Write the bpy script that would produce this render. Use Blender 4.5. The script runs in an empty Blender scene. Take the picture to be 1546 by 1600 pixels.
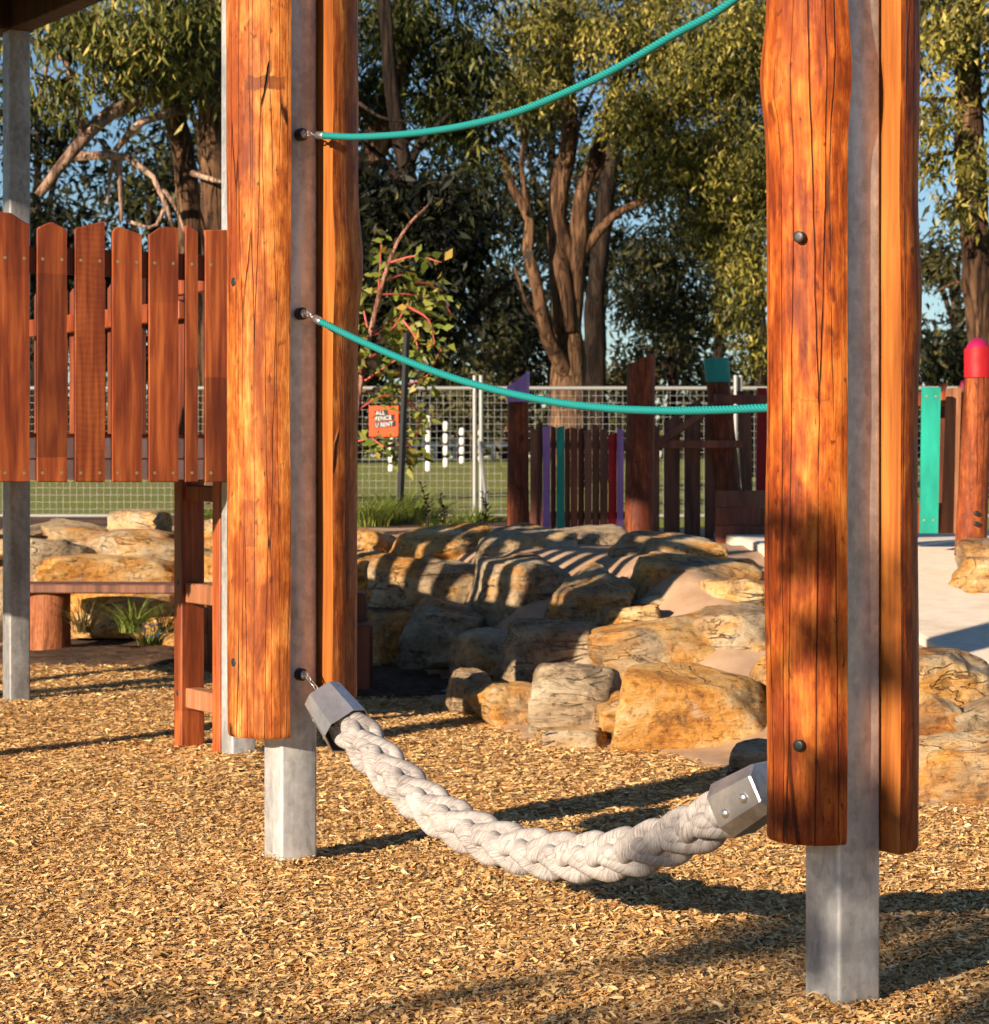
import bpy, bmesh, math, random
import numpy as np
from mathutils import Vector, Matrix, noise
R = math.radians
random.seed(7); rng = np.random.default_rng(7)
sc = bpy.context.scene
COL = sc.collection

# ------------------------------------------------------------------ camera
# photograph measured at 1546 x 1600; level camera 1 m above the mulch, horizon at row HY, focal length F in those pixels
F, CX, HY, CH = 3600.0, 773.0, 715.0, 1.0
cam_d = bpy.data.cameras.new('camera'); cam = bpy.data.objects.new('camera', cam_d); COL.objects.link(cam)
cam.location = (0, 0, CH); cam.rotation_euler = (R(90), 0, 0)
cam_d.sensor_fit = 'HORIZONTAL'; cam_d.sensor_width = 36.0; cam_d.lens = 36.0*F/1546.0
cam_d.shift_y = -(800-HY)/1546.0
cam_d.clip_start = 0.1; cam_d.clip_end = 2000
cam_d.dof.use_dof = True; cam_d.dof.focus_distance = 5.2; cam_d.dof.aperture_fstop = 15.0
sc.camera = cam
# ------------------------------------------------------------------ world, sun, exposure
SUN_EL = R(18.0); SAZ = Vector((0.629, 0.777, 0)).normalized()      # horizontal travel of the light
w = bpy.data.worlds.new('World'); sc.world = w; w.use_nodes = True
nt = w.node_tree; nt.nodes.clear()
sky = nt.nodes.new('ShaderNodeTexSky'); sky.sky_type = 'NISHITA'; sky.sun_disc = False
sky.sun_elevation = SUN_EL; sky.sun_rotation = math.atan2(-SAZ.x, -SAZ.y)
sky.air_density = 1.0; sky.dust_density = 0.0; sky.ozone_density = 4.0
bg = nt.nodes.new('ShaderNodeBackground'); bg.inputs['Strength'].default_value = 0.05
wo = nt.nodes.new('ShaderNodeOutputWorld')
nt.links.new(sky.outputs[0], bg.inputs[0]); nt.links.new(bg.outputs[0], wo.inputs[0])
sd = bpy.data.lights.new('sun', 'SUN'); sd.energy = 5.0; sd.angle = R(0.55); sd.color = (1.0, 0.82, 0.62)
so = bpy.data.objects.new('sun', sd); COL.objects.link(so)
ldir = Vector((SAZ.x*math.cos(SUN_EL), SAZ.y*math.cos(SUN_EL), -math.sin(SUN_EL)))
so.rotation_euler = ldir.to_track_quat('-Z', 'Y').to_euler(); so.location = (-6, -9, 8)
sc.view_settings.view_transform = 'Standard'; sc.view_settings.look = 'None'
sc.view_settings.gamma = 1.0; sc.view_settings.use_curve_mapping = False
sc.view_settings.exposure = 1.15
sc.cycles.max_bounces = 4; sc.cycles.diffuse_bounces = 3; sc.cycles.glossy_bounces = 2; sc.cycles.transmission_bounces = 2; sc.cycles.transparent_max_bounces = 4
sc.cycles.use_adaptive_sampling = True; sc.cycles.adaptive_threshold = 0.04; sc.cycles.adaptive_min_samples = 16
sc.cycles.use_denoising = True

# ------------------------------------------------------------------ helpers
def P(px, py, D): return Vector(((px-CX)*D/F, D, CH+(HY-py)*D/F))
def G(px, py, z=0.0):
    D = (CH-z)*F/(py-HY); return Vector(((px-CX)*D/F, D, z))
def onplane(px, py, A, d):
    """point of pixel (px,py) on the vertical plane through A (xy) along d (xy)"""
    k = (px-CX)/F                      # X = k*Y
    # A.x + s d.x = k (A.y + s d.y)
    s = (k*A[1]-A[0])/(d[0]-k*d[1]); Y = A[1]+s*d[1]
    return P(px, py, Y)
BASE = {}
def setp(o, label=None, cat=None, group=None, kind=None):
    if label: o['label'] = label
    if cat: o['category'] = cat
    if group: o['group'] = group
    if kind: o['kind'] = kind
    return o
def thing(name, label, cat, loc, group=None):
    o = bpy.data.objects.new(name, None); COL.objects.link(o); o.location = loc; o.empty_display_size = 0.1
    BASE[o.name] = Vector(loc); return setp(o, label, cat, group)
def mk(name, V, Fc, mat, parent=None, smooth=False, origin=None, uv=None, attr=None, sharp=None):
    """V in world coordinates; stored relative to the thing's base"""
    if parent is not None: b = BASE[parent.name]
    else: b = Vector(origin) if origin is not None else Vector((0, 0, 0))
    V = np.asarray(V, dtype=np.float64).reshape(-1, 3)-np.array(b)
    me = bpy.data.meshes.new(name)
    if isinstance(Fc, np.ndarray):
        n, k = Fc.shape
        me.vertices.add(len(V)); me.vertices.foreach_set('co', V.astype(np.float32).ravel())
        me.loops.add(n*k); me.loops.foreach_set('vertex_index', Fc.astype(np.int32).ravel())
        me.polygons.add(n); me.polygons.foreach_set('loop_start', np.arange(0, n*k, k, dtype=np.int32))
        me.update(calc_edges=True)
    else:
        me.from_pydata([tuple(v) for v in V], [], Fc); me.update()
    if uv is not None:
        l = me.uv_layers.new(name='UVMap'); vi = np.zeros(len(me.loops), dtype=np.int32)
        me.loops.foreach_get('vertex_index', vi); l.data.foreach_set('uv', np.asarray(uv, dtype=np.float32)[vi].ravel())
    if attr is not None:
        for an, av in attr.items():
            a = me.attributes.new(an, 'FLOAT', 'POINT'); a.data.foreach_set('value', np.asarray(av, dtype=np.float32))
    if smooth: me.polygons.foreach_set('use_smooth', np.ones(len(me.polygons), dtype=bool))
    if smooth and sharp: me.set_sharp_from_angle(angle=R(sharp))
    if mat: me.materials.append(mat)
    o = bpy.data.objects.new(name, me); COL.objects.link(o)
    if parent is not None:
        o.parent = parent; BASE[o.name] = b
        if parent.type == 'EMPTY' or True: pass
    else:
        o.location = b; BASE[o.name] = b
    return o
def join(parts):
    V = []; Fs = []
    for v, f in parts:
        n = len(V); V += [tuple(x) for x in v]; Fs += [tuple(i+n for i in q) for q in f]
    return V, Fs
def box(c, ax, ay, az, bev=0.0):
    """box with centre c and half-axis vectors; bev chamfers the edges (metres)"""
    c = Vector(c); ax, ay, az = Vector(ax), Vector(ay), Vector(az)
    if bev <= 0:
        V = [c+sx*ax+sy*ay+sz*az for sx in (-1, 1) for sy in (-1, 1) for sz in (-1, 1)]
        return V, [(0, 1, 3, 2), (4, 6, 7, 5), (0, 4, 5, 1), (2, 3, 7, 6), (0, 2, 6, 4), (1, 5, 7, 3)]
    lx, ly, lz = ax.length, ay.length, az.length
    bm = bmesh.new(); bmesh.ops.create_cube(bm, size=2.0)
    for v in bm.verts: v.co = Vector((v.co.x*lx, v.co.y*ly, v.co.z*lz))
    bmesh.ops.bevel(bm, geom=list(bm.edges), offset=min(bev, lx*.9, ly*.9, lz*.9), segments=1, affect='EDGES')
    M = Matrix((ax/lx, ay/ly, az/lz)).transposed()
    V = [c+M@v.co for v in bm.verts]; bm.verts.index_update()
    Fs = [tuple(v.index for v in f.verts) for f in bm.faces]; bm.free()
    return V, Fs
def bar(a, b, w, t, up=(0, 0, 1), bev=0.0):
    """bar from a to b; w = size along up-ish, t = size across"""
    a, b = Vector(a), Vector(b); d = b-a; L = d.length; d.normalize()
    s = d.cross(Vector(up)); s.normalize(); u = s.cross(d)
    return box((a+b)/2, d*L/2, s*t/2, u*w/2, bev)
def tube(pts, rad, n=10, cap=True, closed=False, fr=None, lob=0, lobamp=0, twist=0, squash=None):
    pts = [Vector(p) for p in pts]; m = len(pts)
    if not hasattr(rad, '__len__'): rad = [rad]*m
    V = []; UV = []; Fs = []; L = 0
    T0 = (pts[1]-pts[0]).normalized()
    ref = Vector(fr) if fr is not None else (Vector((0, 0, 1)) if abs(T0.z) < .9 else Vector((1, 0, 0)))
    N_ = (ref-ref.dot(T0)*T0).normalized()
    for i, p in enumerate(pts):
        if closed: T = pts[(i+1) % m]-pts[i-1]
        else: T = pts[min(i+1, m-1)]-pts[max(i-1, 0)]
        T.normalize(); N_ = (N_-N_.dot(T)*T); N_.normalize(); Bn = T.cross(N_)
        if i: L += (p-pts[i-1]).length
        for k in range(n):
            a = 2*math.pi*k/n
            r = rad[i]
            if lob: r *= 1+lobamp*math.cos(lob*a-twist*L)
            V.append(p+(N_*math.cos(a)+Bn*math.sin(a))*r); UV.append((k/n, L))
    rings = m if closed else m-1
    for i in range(rings):
        for k in range(n):
            a0 = i*n+k; a1 = i*n+(k+1) % n; b0 = ((i+1) % m)*n+k; b1 = ((i+1) % m)*n+(k+1) % n
            Fs.append((a0, a1, b1, b0))
    if cap and not closed:
        Fs.append(tuple(range(n-1, -1, -1))); Fs.append(tuple((m-1)*n+k for k in range(n)))
    return V, Fs, UV
def cyl(a, b, r, n=16, bev=0.0):
    a, b = Vector(a), Vector(b); d = (b-a).normalized()
    if bev: pts = [a, a+d*bev, b-d*bev, b]; rr = [r-bev, r, r, r-bev]
    else: pts = [a, b]; rr = [r, r]
    v, f, _ = tube(pts, rr, n); return v, f
def spline(pts, n):
    """Catmull-Rom through pts, n samples"""
    pts = [Vector(p) for p in pts]; q = [2*pts[0]-pts[1]]+pts+[2*pts[-1]-pts[-2]]
    out = []
    for i in range(n):
        t = i/(n-1)*(len(pts)-1); k = min(int(t), len(pts)-2); u = t-k
        p0, p1, p2, p3 = q[k:k+4]
        out.append(0.5*((2*p1)+(p2-p0)*u+(2*p0-5*p1+4*p2-p3)*u*u+(3*p1-p0-3*p2+p3)*u**3))
    return out
def interp(x, xs, ys): return float(np.interp(x, xs, ys))
def sstep(x): x = max(0.0, min(1.0, x)); return x*x*(3-2*x)

# ------------------------------------------------------------------ materials
def new_mat(name):
    m = bpy.data.materials.new(name); m.use_nodes = True; t = m.node_tree; t.nodes.clear()
    o = t.nodes.new('ShaderNodeOutputMaterial'); p = t.nodes.new('ShaderNodeBsdfPrincipled')
    t.links.new(p.outputs[0], o.inputs[0]); return m, t, p, o
def nd(t, typ, props=None, **inp):
    n = t.nodes.new('ShaderNode'+typ)
    for k, v in (props or {}).items(): setattr(n, k, v)
    for k, v in inp.items():
        key = int(k[1:]) if k[0] == 'i' and k[1:].isdigit() else k.replace('_', ' ')
        if hasattr(v, 'is_output') or isinstance(v, bpy.types.NodeSocket): t.links.new(v, n.inputs[key])
        else: n.inputs[key].default_value = v
    return n
def ramp(t, fac, stops, interp='LINEAR'):
    n = t.nodes.new('ShaderNodeValToRGB'); n.color_ramp.interpolation = interp
    e = n.color_ramp.elements
    while len(e) < len(stops): e.new(0.5)
    for i, (p, c) in enumerate(stops):
        e[i].position = p; e[i].color = (c[0], c[1], c[2], 1) if hasattr(c, '__len__') else (c, c, c, 1)
    t.links.new(fac, n.inputs[0]); return n.outputs[0]
def mix(t, fac, a, b, mode='MIX'):
    n = t.nodes.new('ShaderNodeMix'); n.data_type = 'RGBA'; n.blend_type = mode
    for s, v in ((n.inputs[0], fac), (n.inputs[6], a), (n.inputs[7], b)):
        if isinstance(v, bpy.types.NodeSocket): t.links.new(v, s)
        else: s.default_value = v if not hasattr(v, '__len__') else (v[0], v[1], v[2], 1)
    return n.outputs[2]
def math_(t, op, a, b=0.0, c=0.0):
    n = t.nodes.new('ShaderNodeMath'); n.operation = op
    for s, v in zip(n.inputs, (a, b, c)):
        if isinstance(v, bpy.types.NodeSocket): t.links.new(v, s)
        else: s.default_value = v
    return n.outputs[0]
def coords(t, scale=(1, 1, 1), rand=True, kind='Object'):
    tc = nd(t, 'TexCoord').outputs[kind]
    if rand:
        oi = nd(t, 'ObjectInfo').outputs['Random']
        off = nd(t, 'CombineXYZ', X=math_(t, 'MULTIPLY', oi, 17.3), Y=math_(t, 'MULTIPLY', oi, 31.7), Z=math_(t, 'MULTIPLY', oi, 9.1)).outputs[0]
        tc = nd(t, 'VectorMath', {'operation': 'ADD'}, i0=tc, i1=off).outputs[0]
    return nd(t, 'Mapping', Vector=tc, Scale=scale).outputs[0]
def tex_noise(t, vec, scale, detail=4, rough=0.55, dist=0.0):
    return nd(t, 'TexNoise', Vector=vec, Scale=scale, Detail=detail, Roughness=rough, Distortion=dist).outputs[0]
def bump(t, h, strength, dist, normal=None):
    n = nd(t, 'Bump', Height=h, Strength=strength, Distance=dist)
    if normal is not None: t.links.new(normal, n.inputs['Normal'])
    return n.outputs[0]

def log_mat(name, cols, blot, crackamt=1.0, rough=0.42, crk=26.0, uv=False, scars=()):
    m, t, p, o = new_mat(name)
    def coords(t, scale=(1, 1, 1)):
        if not uv: return globals()['coords'](t, scale)
        s = nd(t, 'SeparateXYZ', i0=nd(t, 'TexCoord').outputs['UV'])
        return nd(t, 'Mapping', Vector=nd(t, 'CombineXYZ', X=s.outputs[0], Y=0.37, Z=s.outputs[1]).outputs[0], Scale=scale).outputs[0]
    g = tex_noise(t, coords(t, (1, 1, 0.07)), 120, 5, 0.65); b = tex_noise(t, coords(t, (1, 1, 0.20)), 15, 5, 0.65, 0.5)
    mo = tex_noise(t, coords(t, (1, 1, 0.45)), 42, 4, 0.65, 0.5)
    f = math_(t, 'ADD', math_(t, 'ADD', math_(t, 'MULTIPLY', g, 0.34), math_(t, 'MULTIPLY', b, 0.46)), math_(t, 'MULTIPLY', mo, 0.28))
    c = ramp(t, f, [(0.42, cols[0]), (0.52, cols[1]), (0.59, cols[2]), (0.69, cols[3])])
    k = tex_noise(t, coords(t, (1, 1, 0.30)), 9, 4, 0.6, 0.8)
    c = mix(t, ramp(t, k, [(0.50, 0), (0.64, 0.7)]), c, blot)
    kr = tex_noise(t, coords(t, (1, 1, 0.05)), 30, 3, 0.6)
    c = mix(t, ramp(t, kr, [(0.56, 0), (0.70, 0.45)]), c, (blot[0]*1.3, blot[1]*1.1, blot[2]))
    k2 = tex_noise(t, coords(t, (1, 1, 0.45)), 62, 3, 0.6, 0.4)
    c = mix(t, ramp(t, k2, [(0.63, 0), (0.70, 0.75)]), c, (blot[0]*.45, blot[1]*.45, blot[2]*.5))
    k3 = tex_noise(t, coords(t, (1, 1, 0.5)), 20, 2, 0.5, 0.3)
    c = mix(t, ramp(t, k3, [(0.67, 0), (0.73, 0.7)]), c, (blot[0]*.55, blot[1]*.5, blot[2]*.5))
    for (u0, u1, v0, v1, scol, sal) in scars:
        ss = nd(t, 'SeparateXYZ', i0=nd(t, 'TexCoord').outputs['UV']); jn = math_(t, 'MULTIPLY', math_(t, 'SUBTRACT', tex_noise(t, coords(t, (1, 1, 0.3)), 40, 4, 0.7), 0.5), 0.05)
        du = math_(t, 'SUBTRACT', (u1-u0)/2, math_(t, 'ABSOLUTE', math_(t, 'SUBTRACT', math_(t, 'ADD', ss.outputs[0], jn), (u0+u1)/2)))
        dv = math_(t, 'SUBTRACT', (v1-v0)/2, math_(t, 'ABSOLUTE', math_(t, 'SUBTRACT', math_(t, 'ADD', ss.outputs[1], math_(t, 'MULTIPLY', jn, 0.6)), (v0+v1)/2)))
        mk_ = math_(t, 'MINIMUM', ramp(t, du, [(0.0, 0), (0.006, 1)]), ramp(t, dv, [(0.0, 0), (0.004, 1)]))
        c = mix(t, math_(t, 'MULTIPLY', mk_, math_(t, 'MULTIPLY', sal, ramp(t, g, [(0.3, 0.6), (0.6, 1)]))), c, scol)
    # long drying cracks
    wv = nd(t, 'TexNoise', Vector=coords(t, (1, 1, 1.2)), Scale=5.0, Detail=3).outputs[1]
    vc = nd(t, 'VectorMath', {'operation': 'ADD'}, i0=coords(t, (1, 1, 0.02)),
            i1=nd(t, 'VectorMath', {'operation': 'SCALE'}, i0=wv, Scale=0.006).outputs[0]).outputs[0]
    if uv:
        s_ = nd(t, 'SeparateXYZ', i0=vc); vc = nd(t, 'CombineXYZ', X=s_.outputs[0], Y=s_.outputs[2], Z=0.0).outputs[0]
    ed = nd(t, 'TexVoronoi', {'feature': 'DISTANCE_TO_EDGE', 'voronoi_dimensions': '2D' if uv else '3D'}, Vector=vc, Scale=crk).outputs['Distance']
    gate = ramp(t, tex_noise(t, coords(t, (1, 1, 0.35)), 7, 2), [(0.38, 0), (0.5, 1)])
    ck = math_(t, 'MULTIPLY', ramp(t, ed, [(0.006, 1), (0.026, 0)]), math_(t, 'MULTIPLY', gate, crackamt))
    c = mix(t, ck, c, (0.035, 0.011, 0.004))
    t.links.new(c, p.inputs['Base Color'])
    rg = ramp(t, b, [(0.3, rough-.08), (0.7, rough+.15)]); t.links.new(rg, p.inputs['Roughness'])
    p.inputs['Specular IOR Level'].default_value = 0.16
    h = math_(t, 'SUBTRACT', math_(t, 'ADD', math_(t, 'MULTIPLY', g, 0.3), math_(t, 'ADD', math_(t, 'MULTIPLY', b, 0.35), math_(t, 'MULTIPLY', mo, 0.2))), math_(t, 'MULTIPLY', ck, 0.7))
    t.links.new(bump(t, h, 0.9, 0.008), p.inputs['Normal']); return m
def sawn_mat(name, cols, rough=0.45, seg=0.0, fiddle=0.0, zs=0.06, sc_=48, tint=0.25):
    """planed boards: fine grain along local z, per-board tint, glued lengths of differing tone"""
    m, t, p, o = new_mat(name)
    g = tex_noise(t, coords(t, (1, 1, zs)), sc_, 5, 0.6, 0.2); b = tex_noise(t, coords(t, (1, 1, 0.12)), 16, 3, 0.55, 0.5)
    f = math_(t, 'ADD', math_(t, 'MULTIPLY', g, 0.5), math_(t, 'MULTIPLY', b, 0.55))
    if fiddle:
        wv = nd(t, 'TexWave', {'wave_type': 'BANDS', 'bands_direction': 'Z'}, Vector=coords(t, (0.35, 0.35, 1)), Scale=16.0, Distortion=9.0, Detail=2.0).outputs[1]
        rr = nd(t, 'ObjectInfo').outputs['Random']
        f = math_(t, 'ADD', f, math_(t, 'MULTIPLY', math_(t, 'SUBTRACT', wv, 0.5), math_(t, 'MULTIPLY', ramp(t, rr, [(0.0, 1), (1.0, 1)]), fiddle)))
    c = ramp(t, f, [(0.38, cols[0]), (0.52, cols[1]), (0.66, cols[2])])
    oi = nd(t, 'ObjectInfo').outputs['Random']
    if seg:
        z = nd(t, 'SeparateXYZ', i0=nd(t, 'TexCoord').outputs['Object']).outputs[2]
        fl = math_(t, 'FLOOR', math_(t, 'ADD', math_(t, 'MULTIPLY', z, seg), math_(t, 'MULTIPLY', oi, 13.7)))
        wn = nd(t, 'TexWhiteNoise', {'noise_dimensions': '2D'}, Vector=nd(t, 'CombineXYZ', X=fl, Y=oi).outputs[0]).outputs[0]
    else: wn = oi
    tn = ramp(t, wn, [(0.0, 1-tint), (1.0, 1+tint)])
    n = nd(t, 'VectorMath', {'operation': 'MULTIPLY'}, i0=c, i1=tn).outputs[0]
    t.links.new(n, p.inputs['Base Color']); p.inputs['Roughness'].default_value = rough
    p.inputs['Specular IOR Level'].default_value = 0.35
    t.links.new(bump(t, g, 0.25, 0.002), p.inputs['Normal']); return m
def paint_mat(name, col, rough=0.55, spec=0.3, var=0.25, bmp=0.3):
    m, t, p, o = new_mat(name)
    a = tex_noise(t, coords(t, (1, 1, 0.25)), 14, 4); b = tex_noise(t, coords(t), 90, 2)
    c = mix(t, ramp(t, a, [(0.3, 0), (0.7, 1)]), [x*(1-var) for x in col], [min(1, x*(1+var)) for x in col])
    t.links.new(c, p.inputs['Base Color']); p.inputs['Roughness'].default_value = rough
    p.inputs['Specular IOR Level'].default_value = spec
    t.links.new(bump(t, b, bmp, 0.002), p.inputs['Normal']); return m
def galv_mat(name, lo, hi, metal=0.55, rough=0.45, streak=1.0):
    m, t, p, o = new_mat(name)
    sp = nd(t, 'TexVoronoi', Vector=coords(t, (1, 1, 0.6)), Scale=70.0).outputs['Color']
    a = tex_noise(t, coords(t, (1, 1, 0.35)), 9, 5, 0.65); s = tex_noise(t, coords(t, (1, 1, 0.03)), 60, 3)
    h = tex_noise(t, coords(t, (0.05, 0.05, 1)), 120, 3)
    f = math_(t, 'ADD', math_(t, 'MULTIPLY', a, 0.6), math_(t, 'ADD', math_(t, 'MULTIPLY', s, 0.12), math_(t, 'ADD', math_(t, 'MULTIPLY', h, 0.05*streak), math_(t, 'MULTIPLY', tex_noise(t, coords(t), 38, 5, 0.7), 0.28))))
    f = math_(t, 'ADD', f, math_(t, 'MULTIPLY', math_(t, 'SUBTRACT', nd(t, 'SeparateXYZ', i0=sp).outputs[0], 0.5), 0.07))
    c = ramp(t, f, [(0.42, lo), (0.64, hi)])
    dr = ramp(t, tex_noise(t, coords(t, (1, 1, 0.12)), 22, 3, 0.6, 1.2), [(0.68, 0), (0.72, 0.6)])
    c = mix(t, dr, c, (0.62, 0.62, 0.6))
    t.links.new(c, p.inputs['Base Color']); p.inputs['Metallic'].default_value = metal
    t.links.new(ramp(t, f, [(0.3, rough+.15), (0.7, rough-.05)]), p.inputs['Roughness'])
    t.links.new(bump(t, f, 0.25, 0.002), p.inputs['Normal']); return m
def simple_mat(name, col, rough=0.5, metal=0.0, spec=0.5, var=0.1, scale=30):
    m, t, p, o = new_mat(name)
    a = tex_noise(t, coords(t), scale, 3)
    c = mix(t, a, [x*(1-var) for x in col], [min(1, x*(1+var)) for x in col])
    t.links.new(c, p.inputs['Base Color']); p.inputs['Roughness'].default_value = rough
    p.inputs['Metallic'].default_value = metal; p.inputs['Specular IOR Level'].default_value = spec; return m
def leaf_mat(name, cols, rough=0.45, trans=0.3):
    m, t, p, o = new_mat(name)
    at = nd(t, 'Attribute', {'attribute_name': 'tint'}).outputs['Fac']
    c = ramp(t, at, [(0.0, cols[0]), (0.45, cols[1]), (0.85, cols[2]), (1.0, cols[3])])
    t.links.new(c, p.inputs['Base Color']); p.inputs['Roughness'].default_value = rough
    p.inputs['Specular IOR Level'].default_value = 0.22
    tr = nd(t, 'BsdfTranslucent', Color=c).outputs[0]
    ms = nd(t, 'MixShader', Fac=trans); t.links.new(p.outputs[0], ms.inputs[1]); t.links.new(tr, ms.inputs[2])
    t.links.new(ms.outputs[0], o.inputs[0]); return m
def bark_mat(name, cols, scale=9, stretch=0.2, amt=0.05):
    m, t, p, o = new_mat(name)
    a = tex_noise(t, coords(t, (1, 1, stretch)), scale, 6, 0.7, 0.6); b = tex_noise(t, coords(t, (1, 1, .4)), scale*.3, 4, 0.6)
    fi = tex_noise(t, coords(t, (1, 1, stretch*.6)), scale*1.3, 4, 0.6, 1.0)
    fis = ramp(t, math_(t, 'ABSOLUTE', math_(t, 'SUBTRACT', fi, 0.5)), [(0.0, 0.85), (0.05, 0)])
    c = ramp(t, math_(t, 'ADD', math_(t, 'MULTIPLY', a, .6), math_(t, 'MULTIPLY', b, .45)), [(0.40, cols[0]), (0.52, cols[1]), (0.66, cols[2])])
    c = mix(t, fis, c, [x*.5 for x in cols[0]])
    t.links.new(c, p.inputs['Base Color']); p.inputs['Roughness'].default_value = 0.9
    p.inputs['Specular IOR Level'].default_value = 0.15
    h = math_(t, 'SUBTRACT', a, math_(t, 'MULTIPLY', fis, 0.5)); t.links.new(bump(t, h, 1.0, amt), p.inputs['Normal']); return m
def rock_mat(name):
    m, t, p, o = new_mat(name)
    a = tex_noise(t, coords(t), 2.6, 6, 0.62, 0.6); st = tex_noise(t, coords(t, (0.55, 0.55, 2.6)), 7.0, 9, 0.75, 0.4)
    fine = tex_noise(t, coords(t), 34, 5, 0.75)
    f = math_(t, 'ADD', math_(t, 'MULTIPLY', a, 0.50), math_(t, 'ADD', math_(t, 'MULTIPLY', st, 0.36), math_(t, 'MULTIPLY', fine, 0.20)))
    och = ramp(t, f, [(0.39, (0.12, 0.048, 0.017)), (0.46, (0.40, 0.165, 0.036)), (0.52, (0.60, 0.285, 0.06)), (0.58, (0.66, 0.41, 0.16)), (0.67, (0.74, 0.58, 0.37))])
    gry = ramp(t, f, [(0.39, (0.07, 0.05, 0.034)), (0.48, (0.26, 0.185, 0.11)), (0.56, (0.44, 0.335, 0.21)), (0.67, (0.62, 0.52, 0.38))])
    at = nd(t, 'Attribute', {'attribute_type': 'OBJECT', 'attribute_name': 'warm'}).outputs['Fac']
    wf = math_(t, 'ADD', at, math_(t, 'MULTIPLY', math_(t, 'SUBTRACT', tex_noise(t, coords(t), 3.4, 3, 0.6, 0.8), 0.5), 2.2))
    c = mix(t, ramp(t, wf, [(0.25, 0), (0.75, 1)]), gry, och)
    pale = tex_noise(t, coords(t, (1, 1, 1.6)), 5.0, 5, 0.65, 1.0); c = mix(t, ramp(t, pale, [(0.60, 0), (0.70, 0.6)]), c, (0.60, 0.47, 0.32))
    vn = tex_noise(t, coords(t, (0.5, 0.7, 2.0)), 5.0, 4, 0.55, 1.2)
    crack = ramp(t, math_(t, 'ABSOLUTE', math_(t, 'SUBTRACT', vn, 0.5)), [(0.0, 0.8), (0.014, 0)])
    gate = ramp(t, tex_noise(t, coords(t), 4.0, 2), [(0.46, 0), (0.56, 1)])
    crack = math_(t, 'MULTIPLY', crack, gate); c = mix(t, crack, c, (0.05, 0.03, 0.018))
    li = tex_noise(t, coords(t), 9.0, 7, 0.75); c = mix(t, ramp(t, li, [(0.57, 0), (0.66, 0.7)]), c, (0.085, 0.06, 0.042))
    c = mix(t, ramp(t, fine, [(0.34, 0.6), (0.46, 0)]), c, (0.06, 0.035, 0.02))
    t.links.new(c, p.inputs['Base Color']); p.inputs['Roughness'].default_value = 0.82
    p.inputs['Specular IOR Level'].default_value = 0.25
    h = math_(t, 'ADD', math_(t, 'MULTIPLY', st, 0.9), math_(t, 'ADD', math_(t, 'MULTIPLY', fine, 0.35), math_(t, 'MULTIPLY', li, 0.3)))
    h = math_(t, 'SUBTRACT', h, math_(t, 'MULTIPLY', crack, 0.5))
    t.links.new(bump(t, h, 1.0, 0.045), p.inputs['Normal']); return m
def ground_mat(name, stops, scale, detail=6, scale2=0.4, bmp=0.5, dist=0.02, stops2=None, f2=(0.45, 0.6)):
    m, t, p, o = new_mat(name); v = nd(t, 'TexCoord').outputs['Object']
    a = tex_noise(t, v, scale, detail, 0.65); b = tex_noise(t, v, scale2, 4, 0.6)
    c = ramp(t, a, stops)
    if stops2: c = mix(t, ramp(t, b, [(f2[0], 0), (f2[1], 1)]), c, ramp(t, a, stops2))
    t.links.new(c, p.inputs['Base Color']); p.inputs['Roughness'].default_value = 0.9
    p.inputs['Specular IOR Level'].default_value = 0.2
    t.links.new(bump(t, a, bmp, dist), p.inputs['Normal']); return m

M = {}
M['log_left'] = log_mat('pine_log_oiled', [(0.12, 0.024, 0.006), (0.29, 0.075, 0.013), (0.45, 0.155, 0.031), (0.59, 0.27, 0.078)], (0.17, 0.036, 0.010), 1.0, 0.55, 44, True, [(3.151, 3.257, 8.094, 8.130, (0.10, 0.022, 0.009), 0.85), (3.085, 3.132, 7.63, 9.6, (0.20, 0.038, 0.012), 0.65), (3.14, 3.19, 6.98, 7.10, (0.12, 0.024, 0.01), 0.5), (3.20, 3.235, 7.28, 7.40, (0.13, 0.026, 0.01), 0.5)])
M['log_sawn'] = sawn_mat('log_sawn_face', [(0.17, 0.045, 0.008), (0.29, 0.09, 0.015), (0.40, 0.15, 0.03)], 0.55, zs=0.05, sc_=70, tint=.1)
M['log_right'] = log_mat('red_log_oiled', [(0.10, 0.016, 0.004), (0.27, 0.054, 0.008), (0.44, 0.115, 0.016), (0.60, 0.225, 0.042)], (0.13, 0.022, 0.007), 0.9, 0.55, 24, True, [(21.70, 21.718, 45.05, 45.16, (0.07, 0.014, 0.006), 0.6), (21.745, 21.76, 44.72, 44.86, (0.07, 0.014, 0.006), 0.6), (21.73, 21.80, 44.50, 44.506, (0.06, 0.012, 0.005), 0.7)])
M['log_red'] = log_mat('red_brown_log', [(0.10, 0.020, 0.008), (0.20, 0.045, 0.014), (0.29, 0.075, 0.020), (0.38, 0.13, 0.035)], (0.10, 0.02, 0.008), 0.7, 0.6, 18)
M['log_dark'] = log_mat('dark_log_oiled', [(0.06, 0.013, 0.006), (0.12, 0.028, 0.011), (0.19, 0.05, 0.017), (0.27, 0.08, 0.024)], (0.04, 0.01, 0.006), 0.8, 0.5, 16)
M['log_bench'] = log_mat('bench_log', [(0.13, 0.04, 0.018), (0.23, 0.075, 0.03), (0.32, 0.12, 0.05), (0.40, 0.17, 0.07)], (0.12, 0.04, 0.02), 0.5, 0.6, 20)
M['jarrah'] = sawn_mat('jarrah_boards', [(0.085, 0.016, 0.006), (0.20, 0.042, 0.012), (0.37, 0.10, 0.025)], 0.42, 1.7, 0.0, tint=0.26)
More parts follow.
